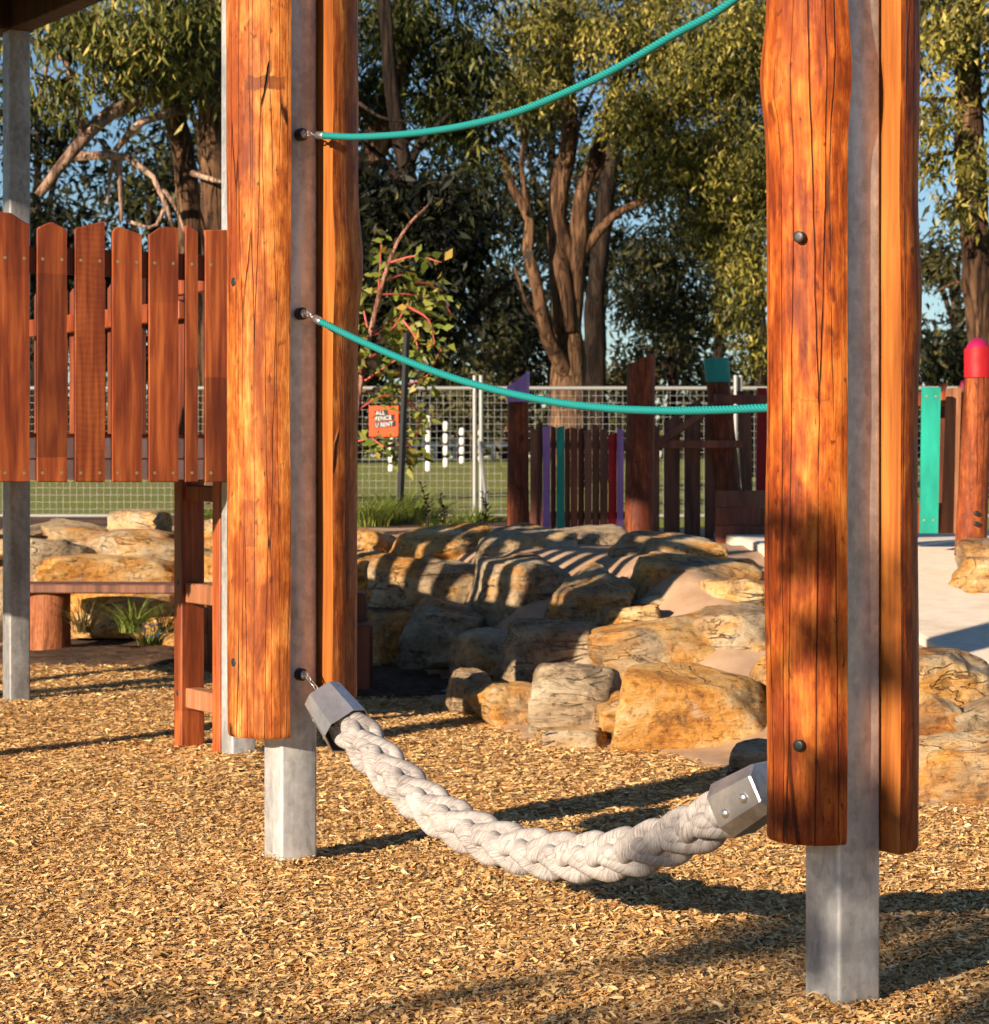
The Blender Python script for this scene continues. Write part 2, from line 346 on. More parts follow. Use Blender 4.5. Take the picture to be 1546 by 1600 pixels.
M['jarrah_fiddle'] = sawn_mat('jarrah_fiddleback', [(0.085, 0.016, 0.006), (0.20, 0.042, 0.012), (0.37, 0.10, 0.025)], 0.42, 0.0, 0.03, tint=0.1)
M['jarrah_dark'] = sawn_mat('jarrah_dark', [(0.06, 0.015, 0.008), (0.13, 0.033, 0.015), (0.20, 0.055, 0.022)], 0.5)
M['brown_board'] = sawn_mat('brown_boards', [(0.07, 0.025, 0.014), (0.14, 0.054, 0.029), (0.21, 0.088, 0.05)], 0.6)
M['tan_board'] = sawn_mat('tan_boards', [(0.18, 0.065, 0.03), (0.30, 0.12, 0.055), (0.38, 0.17, 0.085)], 0.6)
M['purple'] = paint_mat('purple_paint', (0.30, 0.16, 0.42))
M['teal'] = paint_mat('teal_paint', (0.010, 0.27, 0.20))
M['teal_dark'] = paint_mat('teal_paint_dark', (0.012, 0.22, 0.19))
M['redp'] = paint_mat('red_paint', (0.33, 0.007, 0.012))
M['magenta'] = paint_mat('magenta_paint', (0.30, 0.007, 0.065))
M['cream'] = paint_mat('cream_fascia', (0.72, 0.66, 0.58), 0.6)
M['galv'] = galv_mat('galvanised_steel', (0.30, 0.305, 0.31), (0.62, 0.625, 0.63), 0.40, 0.36)
M['galv_shaded'] = galv_mat('galvanised_shaded', (0.20, 0.20, 0.20), (0.40, 0.40, 0.40), 0.4, 0.5, 0.3)  # darker zinc: shade on the far left tower post put into colour
M['stainless'] = simple_mat('stainless_steel', (0.66, 0.66, 0.66), 0.27, 0.92, 0.5, 0.06, 60)
M['cap_steel'] = galv_mat('folded_cap_steel', (0.38, 0.38, 0.39), (0.66, 0.66, 0.66), 0.85, 0.30, 0.4)
M['chain'] = simple_mat('chain_steel', (0.5, 0.48, 0.45), 0.3, 0.9)
M['rubber'] = simple_mat('black_rubber', (0.018, 0.018, 0.02), 0.45)
M['brass'] = simple_mat('screw_brass', (0.45, 0.36, 0.2), 0.4, 0.7)
M['fence'] = simple_mat('fence_galvanised', (0.30, 0.295, 0.28), 0.5, 0.4, 0.5, 0.08)
M['white'] = simple_mat('white_paint', (0.72, 0.70, 0.66), 0.5)
M['black'] = simple_mat('black_print', (0.015, 0.014, 0.014), 0.6)
M['orange'] = simple_mat('orange_sign', (0.75, 0.075, 0.012), 0.5)
M['roof'] = simple_mat('dark_roof_sheet', (0.012, 0.011, 0.011), 0.6)
M['beam'] = sawn_mat('roof_beam', [(0.02, 0.010, 0.007), (0.04, 0.020, 0.013), (0.07, 0.036, 0.022)], 0.6)
M['rock'] = rock_mat('quarried_rock')
M['bark_lit'] = bark_mat('grey_pink_bark', [(0.14, 0.085, 0.06), (0.36, 0.225, 0.16), (0.52, 0.37, 0.28)], 6)
M['bark_brown'] = bark_mat('brown_bark', [(0.025, 0.014, 0.009), (0.10, 0.052, 0.028), (0.23, 0.13, 0.07)], 5, 0.16)
M['bark_dark'] = bark_mat('dark_bark', [(0.008, 0.005, 0.004), (0.025, 0.016, 0.011), (0.055, 0.037, 0.026)], 5)
M['stem_pink'] = bark_mat('pink_stem', [(0.22, 0.09, 0.06), (0.36, 0.17, 0.12), (0.46, 0.25, 0.18)], 20)
M['twig_red'] = simple_mat('red_twig', (0.42, 0.07, 0.055), 0.5)
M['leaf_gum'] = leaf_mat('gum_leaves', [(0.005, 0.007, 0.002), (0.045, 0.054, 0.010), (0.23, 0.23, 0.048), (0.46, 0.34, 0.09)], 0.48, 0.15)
M['leaf_olive'] = leaf_mat('olive_leaves', [(0.006, 0.007, 0.002), (0.055, 0.056, 0.010), (0.27, 0.235, 0.042), (0.50, 0.38, 0.10)], 0.5, 0.15)  # gum and olive stops run from crown shade to sunlit tips, as colour
M['leaf_dark_shaded'] = leaf_mat('dark_shaded_leaves', [(0.002, 0.003, 0.001), (0.007, 0.009, 0.003), (0.022, 0.026, 0.007), (0.08, 0.072, 0.018)], 0.55, 0.1)  # near black leaf colour stands in for the deep shade between trees
M['leaf_far'] = leaf_mat('far_leaves', [(0.016, 0.016, 0.006), (0.045, 0.044, 0.014), (0.11, 0.10, 0.033), (0.18, 0.14, 0.055)], 0.6, 0.2)
M['leaf_sapling'] = leaf_mat('sapling_leaves', [(0.06, 0.09, 0.012), (0.16, 0.20, 0.03), (0.30, 0.30, 0.07), (0.45, 0.24, 0.04)], 0.4, 0.35)
M['grass'] = leaf_mat('grass_blades', [(0.07, 0.11, 0.02), (0.17, 0.22, 0.035), (0.30, 0.31, 0.07), (0.38, 0.28, 0.10)], 0.5, 0.3)
M['sedge'] = leaf_mat('sedge_blades', [(0.06, 0.035, 0.015), (0.11, 0.075, 0.025), (0.16, 0.13, 0.04), (0.22, 0.16, 0.07)], 0.5, 0.3)
M['petal'] = simple_mat('pale_petals', (0.7, 0.66, 0.68), 0.6)
M['lawn'] = ground_mat('lawn', [(0.35, (0.11, 0.13, 0.02)), (0.65, (0.24, 0.25, 0.045))], 14, 5, 0.25, 0.4, 0.03, [(0.35, (0.16, 0.13, 0.05)), (0.65, (0.26, 0.21, 0.09))], (0.5, 0.68))
M['soil'] = ground_mat('garden_soil', [(0.35, (0.028, 0.017, 0.011)), (0.65, (0.11, 0.065, 0.04))], 22, 6, 1.2, 0.8, 0.03, [(0.35, (0.10, 0.055, 0.03)), (0.7, (0.26, 0.14, 0.075))])
M['mortar'] = ground_mat('sandy_mortar', [(0.3, (0.28, 0.165, 0.095)), (0.7, (0.46, 0.31, 0.20))], 5, 7, 1.3, 0.35, 0.02, [(0.3, (0.34, 0.21, 0.12)), (0.7, (0.46, 0.32, 0.21))])
M['concrete'] = ground_mat('pale_concrete', [(0.3, (0.68, 0.57, 0.44)), (0.7, (0.80, 0.70, 0.56))], 12, 6, 1.6, 0.15, 0.006, [(0.3, (0.52, 0.40, 0.28)), (0.7, (0.70, 0.58, 0.43))], (0.52, 0.72))
M['mulch'] = ground_mat('mulch_base', [(0.32, (0.22, 0.11, 0.04)), (0.5, (0.50, 0.28, 0.10)), (0.68, (0.72, 0.47, 0.19))], 85, 5, 1.0, 1.0, 0.02)
def chip_mat():
    m, t, p, o = new_mat('bark_chips')
    at = nd(t, 'Attribute', {'attribute_name': 'tint'}).outputs['Fac']
    c = ramp(t, at, [(0.0, (0.15, 0.064, 0.022)), (0.14, (0.42, 0.21, 0.066)), (0.45, (0.72, 0.435, 0.165)), (0.8, (0.82, 0.57, 0.265)), (1.0, (0.90, 0.72, 0.45))])
    g = tex_noise(t, coords(t, rand=False), 260, 2)
    c = mix(t, ramp(t, g, [(0.35, 0.3), (0.5, 0)]), c, (0.25, 0.11, 0.035))
    t.links.new(c, p.inputs['Base Color']); p.inputs['Roughness'].default_value = 0.75
    p.inputs['Specular IOR Level'].default_value = 0.25; return m
M['chips'] = chip_mat()
def rope_mat(name, cols, fibre=1.0, uscale=26, vscale=26):
    m, t, p, o = new_mat(name)
    uv = nd(t, 'TexCoord').outputs['UV']; s = nd(t, 'SeparateXYZ', i0=uv)
    # fibres wind round the strand: shear u by v
    u2 = math_(t, 'ADD', s.outputs[0], math_(t, 'MULTIPLY', s.outputs[1], 0.9))
    cx = math_(t, 'COSINE', math_(t, 'MULTIPLY', u2, 6.28318)); sx = math_(t, 'SINE', math_(t, 'MULTIPLY', u2, 6.28318))
    v = nd(t, 'CombineXYZ', X=cx, Y=sx, Z=math_(t, 'MULTIPLY', s.outputs[1], 9.0)).outputs[0]
    a = tex_noise(t, nd(t, 'Mapping', Vector=v, Scale=(1, 1, 0.03)).outputs[0], uscale*.38, 4, 0.7, 0.5)
    b = tex_noise(t, coords(t, rand=False), 14, 4)
    c = ramp(t, math_(t, 'ADD', math_(t, 'MULTIPLY', a, .8), math_(t, 'MULTIPLY', b, .22)), [(0.40, cols[0]), (0.49, cols[1]), (0.60, cols[2])])
    t.links.new(c, p.inputs['Base Color']); p.inputs['Roughness'].default_value = 0.7
    p.inputs['Specular IOR Level'].default_value = 0.3
    t.links.new(bump(t, a, 0.7*fibre, 0.003), p.inputs['Normal']); return m
M['rope_white'] = rope_mat('white_fibre_rope', [(0.10, 0.082, 0.075), (0.32, 0.29, 0.275), (0.52, 0.49, 0.47)])
def teal_rope_mat():
    m, t, p, o = new_mat('teal_rope_fibre')
    uv = nd(t, 'TexCoord').outputs['UV']
    s = nd(t, 'SeparateXYZ', i0=uv)
    f = math_(t, 'SINE', math_(t, 'MULTIPLY', math_(t, 'SUBTRACT', math_(t, 'MULTIPLY', s.outputs[0], 37.699), math_(t, 'MULTIPLY', s.outputs[1], 640.0)), 1.0))
    f = math_(t, 'ADD', math_(t, 'MULTIPLY', f, .5), .5)
    c = ramp(t, f, [(0.0, (0.002, 0.11, 0.115)), (0.5, (0.003, 0.20, 0.19)), (1.0, (0.005, 0.26, 0.245))])
    t.links.new(c, p.inputs['Base Color']); p.inputs['Roughness'].default_value = 0.5
    return m
M['rope_teal'] = teal_rope_mat()
# ------------------------------------------------------------------ the setting
PHI = R(32.0)
n1 = Vector((math.sin(PHI), -math.cos(PHI), 0)); tt = Vector((math.cos(PHI), math.sin(PHI), 0)); UP = Vector((0, 0, 1))

def mulch_z(x, y):
    hp = sum(math.exp(-(((x-a)**2+(y-b)**2)/.012)) for a, b in ((-.508, 5.739), (.643, 4.26), (-.84, 7.80)))
    return 0.022*hp*(.7+noise.noise((x*14, y*14, 3)))+0.012*noise.noise((x*1.3, y*1.3, 0.3))+0.006*noise.noise((x*4, y*4, 5.0))-0.012
def Yb(x): return interp(x, [-4, -2.4, -1.3, -0.75, -0.42, -0.05, 0.12, 0.5, 0.85, 1.2, 1.6, 4], [12.6, 12.3, 11.7, 10.6, 10.2, 9.0, 8.25, 8.05, 7.25, 6.65, 6.5, 6.2])
def path_z(y): return min(0.57, 0.27+(y-7.9)*0.083)
def path_left(y): return interp(y, [6.0, 7.0, 7.9, 8.6, 10.9, 12, 13.6], [2.0, 1.85, 1.70, 1.59, 1.33, 1.30, 1.25])
def bank_z(x, y):
    L = interp(x, [-3, -0.4, 0.2, 1.0, 1.6], [1.6, 2.2, 3.0, 2.4, 1.6])
    cap = 0.56+(path_z(y)-0.035-0.56)*sstep((x-0.7)/0.5)
    z = cap*sstep((y-Yb(x))/L*0.92); d_ = (y-Yb(x))/L
    z -= 0.045*sstep(d_*4)*(1-sstep((d_-.75)*4))
    return z+0.02*noise.noise((x*2, y*2, 1.7))*sstep((y-Yb(x))/.3)-0.05*(1-sstep((y-Yb(x)+0.3)/0.3))
def ground_z(y):
    return interp(y, [-60, 13.2, 14.4, 21, 40, 52, 60, 90, 900], [-0.12, -0.12, 0.40, 0.43, 0.52, 0.72, 0.88, 1.0, 1.0])
def sheet(name, xs, ys, fz, mat, kind='structure', skip=None):
    nx, ny = len(xs), len(ys)
    V = [(x, y, fz(x, y)) for y in ys for x in xs]; Fs = []
    for j in range(ny-1):
        for i in range(nx-1):
            if skip and skip((xs[i]+xs[i+1])/2, (ys[j]+ys[j+1])/2): continue
            Fs.append((j*nx+i, j*nx+i+1, (j+1)*nx+i+1, (j+1)*nx+i))
    return setp(mk(name, V, Fs, mat, smooth=True), kind=kind)
xs = [-600, -300, -120, -60]+list(np.linspace(-40, 40, 41))+[60, 120, 300, 600]
ys = [-60, -20, 0, 6, 11, 13.2, 13.8, 14.4, 17, 19, 21, 24, 28, 34, 40, 46, 52, 56, 60, 70, 90, 140, 300, 900]
sheet('ground', xs, ys, lambda x, y: ground_z(y)+(0.06*noise.noise((x*.15, y*.15, 0)) if y > 20 else 0), M['lawn'])
sheet('mulch_bed', list(np.arange(-7, 7.01, 0.12)), list(np.arange(-4, 13.01, 0.12)), mulch_z, M['mulch'], skip=lambda x, y: y > Yb(x)+0.7)
sheet('mortar_bank', list(np.arange(-5, 4.01, 0.06)), list(np.arange(6.0, 14.6, 0.06)), bank_z, M['mortar'], skip=lambda x, y: y < Yb(x)-0.25)
def bed_z(x, y): return 0.555+0.03*noise.noise((x*1.1, y*1.1, 4))-0.02*max(0, y-16)
sheet('garden_bed', list(np.arange(-9, 1.0, 0.15)), list(np.arange(13.1, 21.8, 0.15)), bed_z, M['soil'])
sheet('shaded_soil', list(np.arange(-1.0, 0.15, 0.04)), list(np.arange(9.6, 11.2, 0.04)), lambda x, y: 0.012+0.02*noise.noise((x*7, y*7, 2))+max(0, bank_z(x, y))*.0+0.02*sstep((y-9.8)/.4)-.06*(1-sstep((min(x+1, .15-x)/.12)))-.05*(1-sstep((y-9.6)/.15)), M['soil'])
sheet('planting_soil', list(np.arange(-2.7, -1.2, 0.05)), list(np.arange(11.0, 12.5, 0.05)), lambda x, y: 0.02+0.02*noise.noise((x*7, y*7, 8))-.06*(1-sstep(min(x+2.7, -1.2-x)/.15))-.06*(1-sstep((y-11.0)/.2)), M['soil'])
# concrete path, a thick slab with a real edge
py_ = list(np.arange(6.2, 13.61, 0.2)); V = []; Fs = []
for y in py_:
    z = path_z(y); xl = path_left(y)+0.012*noise.noise((y*2, 0, 0))
    V += [(xl, y, z-0.12), (xl, y, z), (xl+.02, y, z+.006), (3.2, y, z+.006), (6.0, y, z+.006)]
for j in range(len(py_)-1):
    for i in range(4): Fs.append((j*5+i, j*5+i+1, (j+1)*5+i+1, (j+1)*5+i))
setp(mk('concrete_path', V, Fs, M['concrete']), kind='structure')

# bark chips: loose flat splinters lying all over the mulch bed (nobody could count them)
def chips(N, y0, y1, pw, lmin, lmax, marg, lift):
    out = []
    u = rng.random(N*2)
    y = (y0**(1-pw)+u*(y1**(1-pw)-y0**(1-pw)))**(1/(1-pw)) if pw != 1 else y0*(y1/y0)**u
    x = (rng.random(N*2)*2-1)*(0.222*y+marg)
    yb = np.interp(x, [-4, -2.4, -1.3, -0.75, -0.42, -0.05, 0.12, 0.5, 0.85, 1.2, 1.6, 4], [12.6, 12.3, 11.7, 10.6, 10.2, 9.0, 8.25, 8.05, 7.25, 6.65, 6.5, 6.2])
    ok = y < yb+0.06+0.10*np.sin(x*9)*np.sin(x*23+1)
    x, y = x[ok][:N], y[ok][:N]; n = len(x)
    z = np.array([mulch_z(a, b) for a, b in zip(x, y)])+rng.random(n)**1.5*lift+0.001
    ln = lmin+(lmax-lmin)*rng.random(n)**2; wd = ln*(0.11+0.26*rng.random(n)**1.5); wd = np.clip(wd, 0.0028, 0.0085)
    yaw = rng.random(n)*2*np.pi; pit = rng.normal(0, 0.18, n); rol = rng.normal(0, 0.28, n)
    ax = np.stack([np.cos(yaw)*np.cos(pit), np.sin(yaw)*np.cos(pit), np.sin(pit)], 1)
    sd0 = np.stack([-np.sin(yaw), np.cos(yaw), np.zeros(n)], 1); up = np.cross(ax, sd0)
    sdv = sd0*np.cos(rol)[:, None]+up*np.sin(rol)[:, None]; nr = np.cross(ax, sdv)
    c = np.stack([x, y, z], 1); return c, ax, sdv, nr, ln, wd, n
VV = []; FF = []; TT = []; off = 0
for (N, y0, y1, pw, l0, l1, mg, lf, two) in ((245000, 3.3, 6.6, 1.2, 0.007, 0.032, 0.35, 0.008, True), (150000, 6.6, 12.6, 1.6, 0.011, 0.034, 0.4, 0.010, False), (130000, 3.0, 12.6, 1.1, 0.014, 0.040, 2.6, 0.006, False)):
    c, ax, sdv, nr, ln, wd, n = chips(N, y0, y1, pw, l0, l1, mg, lf)
    h = ln[:, None]/2*ax; q = wd[:, None]/2*sdv
    j = lambda s: (1+s*(rng.random(n)-0.5))[:, None]
    tint = np.clip(rng.beta(2.0, 2.2, n)+0.0, 0, 1)
    drk = rng.random(n) < 0.06; tint[drk] = rng.random(drk.sum())*0.15
    if two:
        bend = (rng.normal(0, .12, n)*ln)[:, None]*nr; crv = (rng.normal(0, .12, n)*ln)[:, None]*sdv
        pts = [c-h-q*j(1.4), c-h*j(.3)+q*j(1.4), c+bend+crv-q*j(.6), c+bend+crv+q*j(.6), c+h*j(.4)-q*j(1.6), c+h+q*j(1.2)]
        Vv = np.stack(pts, 1).reshape(-1, 3); b = (np.arange(n)*6)[:, None]+off
        Fq = np.concatenate([b+np.array([[0, 2, 3, 1]]), b+np.array([[2, 4, 5, 3]])], 0); k = 6
    else:
        pts = [c-h-q*j(1.2), c+h*j(.5)-q*j(1.4), c+h+q*j(1.2), c-h*j(.5)+q*j(1.4)]
        Vv = np.stack(pts, 1).reshape(-1, 3); b = (np.arange(n)*4)[:, None]+off
        Fq = b+np.array([[0, 1, 2, 3]]); k = 4
    VV.append(Vv); FF.append(Fq); TT.append(np.repeat(tint, k)); off += len(Vv)
setp(mk('bark_chips', np.concatenate(VV), np.concatenate(FF), M['chips'], attr={'tint': np.concatenate(TT)}),
     'loose golden bark chips covering the playground floor', 'bark chips', kind='stuff')

# ------------------------------------------------------------------ boulders
from itertools import product
def ico(sub):
    bm = bmesh.new(); bmesh.ops.create_icosphere(bm, subdivisions=sub, radius=1.0)
    V = np.array([v.co[:] for v in bm.verts]); bm.verts.index_update()
    Fs = np.array([[v.index for v in f.verts] for f in bm.faces]); bm.free(); return V, Fs
ICO = ico(5); ICO4 = ico(4)
def boulder(c, hx, hy, hz, seed, yaw=0.0, flat=0.0, rough=1.0, sub=5):
    """quarried block: a sphere cut by random planes, softened, with ledges"""
    r_ = np.random.default_rng(seed); D, Fs = (ICO if sub == 5 else ICO4)
    npl = 13; nv = r_.normal(size=(npl, 3)); nv /= np.linalg.norm(nv, axis=1)[:, None]
    axn = np.array([[1, 0, 0], [-1, 0, 0], [0, 1, 0], [0, -1, 0], [0, 0, 1], [0, 0, -1]], float)+r_.normal(0, .16, (6, 3))
    axn /= np.linalg.norm(axn, axis=1)[:, None]
    nv = np.concatenate([nv, axn]); h = np.concatenate([0.86+0.30*r_.random(npl), 0.80+0.12*r_.random(6)])
    d = D@nv.T; q = np.where(d > 0.05, h/np.maximum(d, 0.05), 9.0)
    k = 20.0; rad = -np.log(np.exp(-k*q).sum(1))/k
    Vp = D*rad[:, None]
    off = r_.random(3)*50
    nz = np.array([noise.fractal((p*2.0+off).tolist(), 0.85, 2.3, 6) for p in Vp])
    led = np.array([noise.noise(((p[0]*.7+off[1]), (p[1]*.7), p[2]*5+off[2])) for p in Vp])
    Vp = Vp*(1+rough*(0.085*nz+0.03*led))[:, None]
    ext = np.abs(Vp).max(0); Vp = Vp/ext*np.array([hx, hy, hz])
    cy, sy = math.cos(yaw), math.sin(yaw)
    Vp = np.stack([Vp[:, 0]*cy-Vp[:, 1]*sy, Vp[:, 0]*sy+Vp[:, 1]*cy, Vp[:, 2]], 1)
    return Vp+np.array(c), Fs
def rock(x0, y0, x1, y1, D, label, warm=0.5, depth=None, seed=0, down=0.5, yaw=0.0, sub=5, rough=1.0):
    w_ = (x1-x0)*D/F/2; h_ = (y1-y0)*D/F/2; dn = h_*2*down
    hz = h_+dn/2; top = CH+(HY-y0)*D/F; c = ((x0+x1)/2*D/F-CX*D/F, D+(depth or w_*.8)*.35, top-hz)
    V, Fs = boulder((0, 0, 0), w_*1.09, (depth or w_*.8)*1.12, hz*1.05, seed+11, yaw, rough=rough, sub=sub)
    base = Vector((c[0], c[1], c[2]-hz))
    o = mk('boulder', V+np.array(c), Fs, M['rock'], smooth=True, origin=base, sharp=34)
    o['warm'] = float(warm); return setp(o, label, 'boulder', 'boulders of the rock bank')
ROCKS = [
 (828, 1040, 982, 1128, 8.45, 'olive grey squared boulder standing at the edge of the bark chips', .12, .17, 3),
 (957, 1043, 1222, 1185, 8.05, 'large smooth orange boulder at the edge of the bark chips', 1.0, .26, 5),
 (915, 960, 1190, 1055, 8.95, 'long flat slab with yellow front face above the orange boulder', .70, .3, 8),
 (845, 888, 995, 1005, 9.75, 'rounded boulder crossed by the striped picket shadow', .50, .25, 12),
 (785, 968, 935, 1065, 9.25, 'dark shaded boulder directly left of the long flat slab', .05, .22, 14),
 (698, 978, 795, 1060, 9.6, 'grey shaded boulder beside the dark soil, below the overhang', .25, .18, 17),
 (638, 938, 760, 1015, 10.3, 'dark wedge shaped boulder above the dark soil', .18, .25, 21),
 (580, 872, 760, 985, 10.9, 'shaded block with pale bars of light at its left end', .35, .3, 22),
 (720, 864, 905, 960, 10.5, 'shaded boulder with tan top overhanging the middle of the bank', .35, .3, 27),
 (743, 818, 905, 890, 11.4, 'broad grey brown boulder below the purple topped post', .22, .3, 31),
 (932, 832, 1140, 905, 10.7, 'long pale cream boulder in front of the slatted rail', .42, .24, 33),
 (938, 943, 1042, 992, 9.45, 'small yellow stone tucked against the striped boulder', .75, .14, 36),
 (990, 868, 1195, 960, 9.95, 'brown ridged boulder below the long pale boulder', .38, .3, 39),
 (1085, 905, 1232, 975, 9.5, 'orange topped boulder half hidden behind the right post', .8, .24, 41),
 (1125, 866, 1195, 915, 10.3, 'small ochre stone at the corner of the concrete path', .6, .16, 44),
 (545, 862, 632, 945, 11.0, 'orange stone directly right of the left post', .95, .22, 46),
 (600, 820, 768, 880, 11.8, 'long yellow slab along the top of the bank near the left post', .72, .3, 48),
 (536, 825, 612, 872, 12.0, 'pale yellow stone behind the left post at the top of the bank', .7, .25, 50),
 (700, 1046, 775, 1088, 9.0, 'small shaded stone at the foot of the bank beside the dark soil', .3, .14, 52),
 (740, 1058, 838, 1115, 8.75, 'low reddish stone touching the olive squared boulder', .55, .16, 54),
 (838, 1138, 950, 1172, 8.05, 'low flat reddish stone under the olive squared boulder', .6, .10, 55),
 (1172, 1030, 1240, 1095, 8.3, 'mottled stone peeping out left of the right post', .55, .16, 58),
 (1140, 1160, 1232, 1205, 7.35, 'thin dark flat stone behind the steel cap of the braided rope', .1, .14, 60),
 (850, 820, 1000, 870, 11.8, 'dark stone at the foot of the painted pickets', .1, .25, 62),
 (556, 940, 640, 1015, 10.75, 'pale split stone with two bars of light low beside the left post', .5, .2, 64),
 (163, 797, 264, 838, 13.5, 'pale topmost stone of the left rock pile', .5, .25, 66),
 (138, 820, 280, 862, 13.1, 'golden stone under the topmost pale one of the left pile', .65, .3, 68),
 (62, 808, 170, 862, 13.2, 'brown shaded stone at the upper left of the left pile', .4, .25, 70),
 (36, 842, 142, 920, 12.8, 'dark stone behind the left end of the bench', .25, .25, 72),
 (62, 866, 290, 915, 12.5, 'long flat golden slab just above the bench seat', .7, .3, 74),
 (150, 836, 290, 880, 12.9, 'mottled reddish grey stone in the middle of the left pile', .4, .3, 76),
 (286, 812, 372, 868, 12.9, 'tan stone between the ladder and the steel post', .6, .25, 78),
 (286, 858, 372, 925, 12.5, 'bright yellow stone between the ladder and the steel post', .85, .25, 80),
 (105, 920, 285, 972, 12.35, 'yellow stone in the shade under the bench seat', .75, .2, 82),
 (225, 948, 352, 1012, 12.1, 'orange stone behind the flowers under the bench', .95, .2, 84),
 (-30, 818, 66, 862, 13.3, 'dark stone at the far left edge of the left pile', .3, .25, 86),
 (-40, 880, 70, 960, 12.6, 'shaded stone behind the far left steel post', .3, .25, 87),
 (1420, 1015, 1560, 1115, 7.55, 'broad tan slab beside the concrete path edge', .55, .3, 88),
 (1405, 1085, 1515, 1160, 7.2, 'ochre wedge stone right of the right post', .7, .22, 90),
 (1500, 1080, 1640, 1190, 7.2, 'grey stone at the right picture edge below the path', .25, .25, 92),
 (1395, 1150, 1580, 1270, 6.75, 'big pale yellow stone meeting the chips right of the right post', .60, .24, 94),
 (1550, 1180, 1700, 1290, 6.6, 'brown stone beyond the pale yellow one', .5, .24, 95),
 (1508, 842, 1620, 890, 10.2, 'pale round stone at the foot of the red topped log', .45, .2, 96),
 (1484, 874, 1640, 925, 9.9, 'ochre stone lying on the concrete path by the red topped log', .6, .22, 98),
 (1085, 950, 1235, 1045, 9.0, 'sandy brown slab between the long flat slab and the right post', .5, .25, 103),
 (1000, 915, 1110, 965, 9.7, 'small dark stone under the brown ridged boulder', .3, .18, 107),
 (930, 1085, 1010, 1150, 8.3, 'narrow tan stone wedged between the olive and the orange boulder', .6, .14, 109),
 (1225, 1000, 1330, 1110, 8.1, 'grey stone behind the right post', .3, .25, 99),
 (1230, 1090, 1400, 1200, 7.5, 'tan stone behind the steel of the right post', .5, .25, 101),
]
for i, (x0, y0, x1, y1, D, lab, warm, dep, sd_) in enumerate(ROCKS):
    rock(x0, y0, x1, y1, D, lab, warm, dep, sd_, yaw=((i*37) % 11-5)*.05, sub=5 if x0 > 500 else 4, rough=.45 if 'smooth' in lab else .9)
# ------------------------------------------------------------------ the two big play posts: steel with split logs
def halflog(c, o, wv, Rr, z0, z1, seed, bumps=(), nz=.035, off=0.0, sx=1.0):
    """half round log: flat back through c with outward o, width along wv"""
    na = 40; zs_ = list(np.arange(z0, z1, 0.022)); V = []; Fs = []; UVs = []
    zs2 = [z0, z0+.003, z0+.01]+[z for z in zs_ if z > z0+.02]+[z1]
    for i, z in enumerate(zs2):
        e = [0.965, 0.985, 1.0][i] if i < 3 else 1.0
        for k in range(na):
            a = -math.pi/2+math.pi*k/(na-1)
            f = 1+nz*noise.noise((seed, z*1.3, 0))+nz*.6*noise.noise((seed+math.sin(a)*1.2, z*2.6, math.cos(a)*1.2))+.010*noise.noise((seed+math.sin(a)*7, z*2.2, math.cos(a)*7))
            for (bz, ba, amp, sg, sa) in bumps:
                f += amp*math.exp(-((z-bz)/sg)**2)*(math.exp(-((a-ba)/sa)**2) if sa else 1)
            u = Rr*f*math.sin(a)*e*sx; v = Rr*f*math.cos(a)*e+0.004
            edge = .004*noise.noise((seed*3, z*3, 1 if k < na/2 else 9))
            p = c+wv*(u+off+edge)+o*v; V.append((p.x, p.y, z)); UVs.append((a*Rr+seed, z+seed*2))
    m = len(zs2)
    for i in range(m-1):
        for k in range(na-1): Fs.append((i*na+k, i*na+k+1, (i+1)*na+k+1, (i+1)*na+k))
    nsk = len(Fs)
    Fs.append(tuple(range(na-1, -1, -1))); Fs.append(tuple((m-1)*na+k for k in range(na)))
    b0 = len(V)
    for i in range(m):
        for k in (0, na-1): V.append(V[i*na+k]); UVs.append((0.05*k/na, zs2[i]))
    for i in range(m-1): Fs.append((b0+2*i+1, b0+2*i, b0+2*i+2, b0+2*i+3))
    return V, Fs, UVs, nsk
def loglog(args, mat, parent):
    V, Fs, UVs, nsk = halflog(*args[0], **args[1]); o = mk('split_log', V, Fs, M[mat], parent, True, uv=UVs, sharp=50)
    o.data.materials.append(M['log_sawn'])
    for pl_ in o.data.polygons[nsk:]: pl_.material_index = 1; pl_.use_smooth = False
    return o
def LA(*a, **k): return a, k
def shs(c, half, z0, z1, r=0.008):
    """square hollow section post with rounded corners, grid aligned"""
    prof = []
    for qx, qy, a0 in ((1, 1, 0), (-1, 1, 90), (-1, -1, 180), (1, -1, 270)):
        for s in range(4):
            a = R(a0+30*s); prof.append((qx*(half-r)+r*math.cos(a), qy*(half-r)+r*math.sin(a)))
    V = []; n = len(prof)
    for z in (z0, z1):
        for a, b in prof: p = c+n1*a+tt*b; V.append((p.x, p.y, z))
    Fs = [(i, (i+1) % n, n+(i+1) % n, n+i) for i in range(n)]+[tuple(range(n-1, -1, -1)), tuple(range(n, 2*n))]
    return V, Fs
def boltcap(parent, pt, o, r=0.0115):
    V, Fs, _ = tube([pt-o*.012, pt+o*.0005, pt+o*.0015, pt+o*.002], [r, r, r*.9, r*.5], 18)
    b = mk('bolt_cap', V, Fs, M['rubber'], parent, True, sharp=40); return b
def corner_post(px, py): c = G(px, py); return Vector((c.x, c.y, 0))-n1*.05+tt*.05
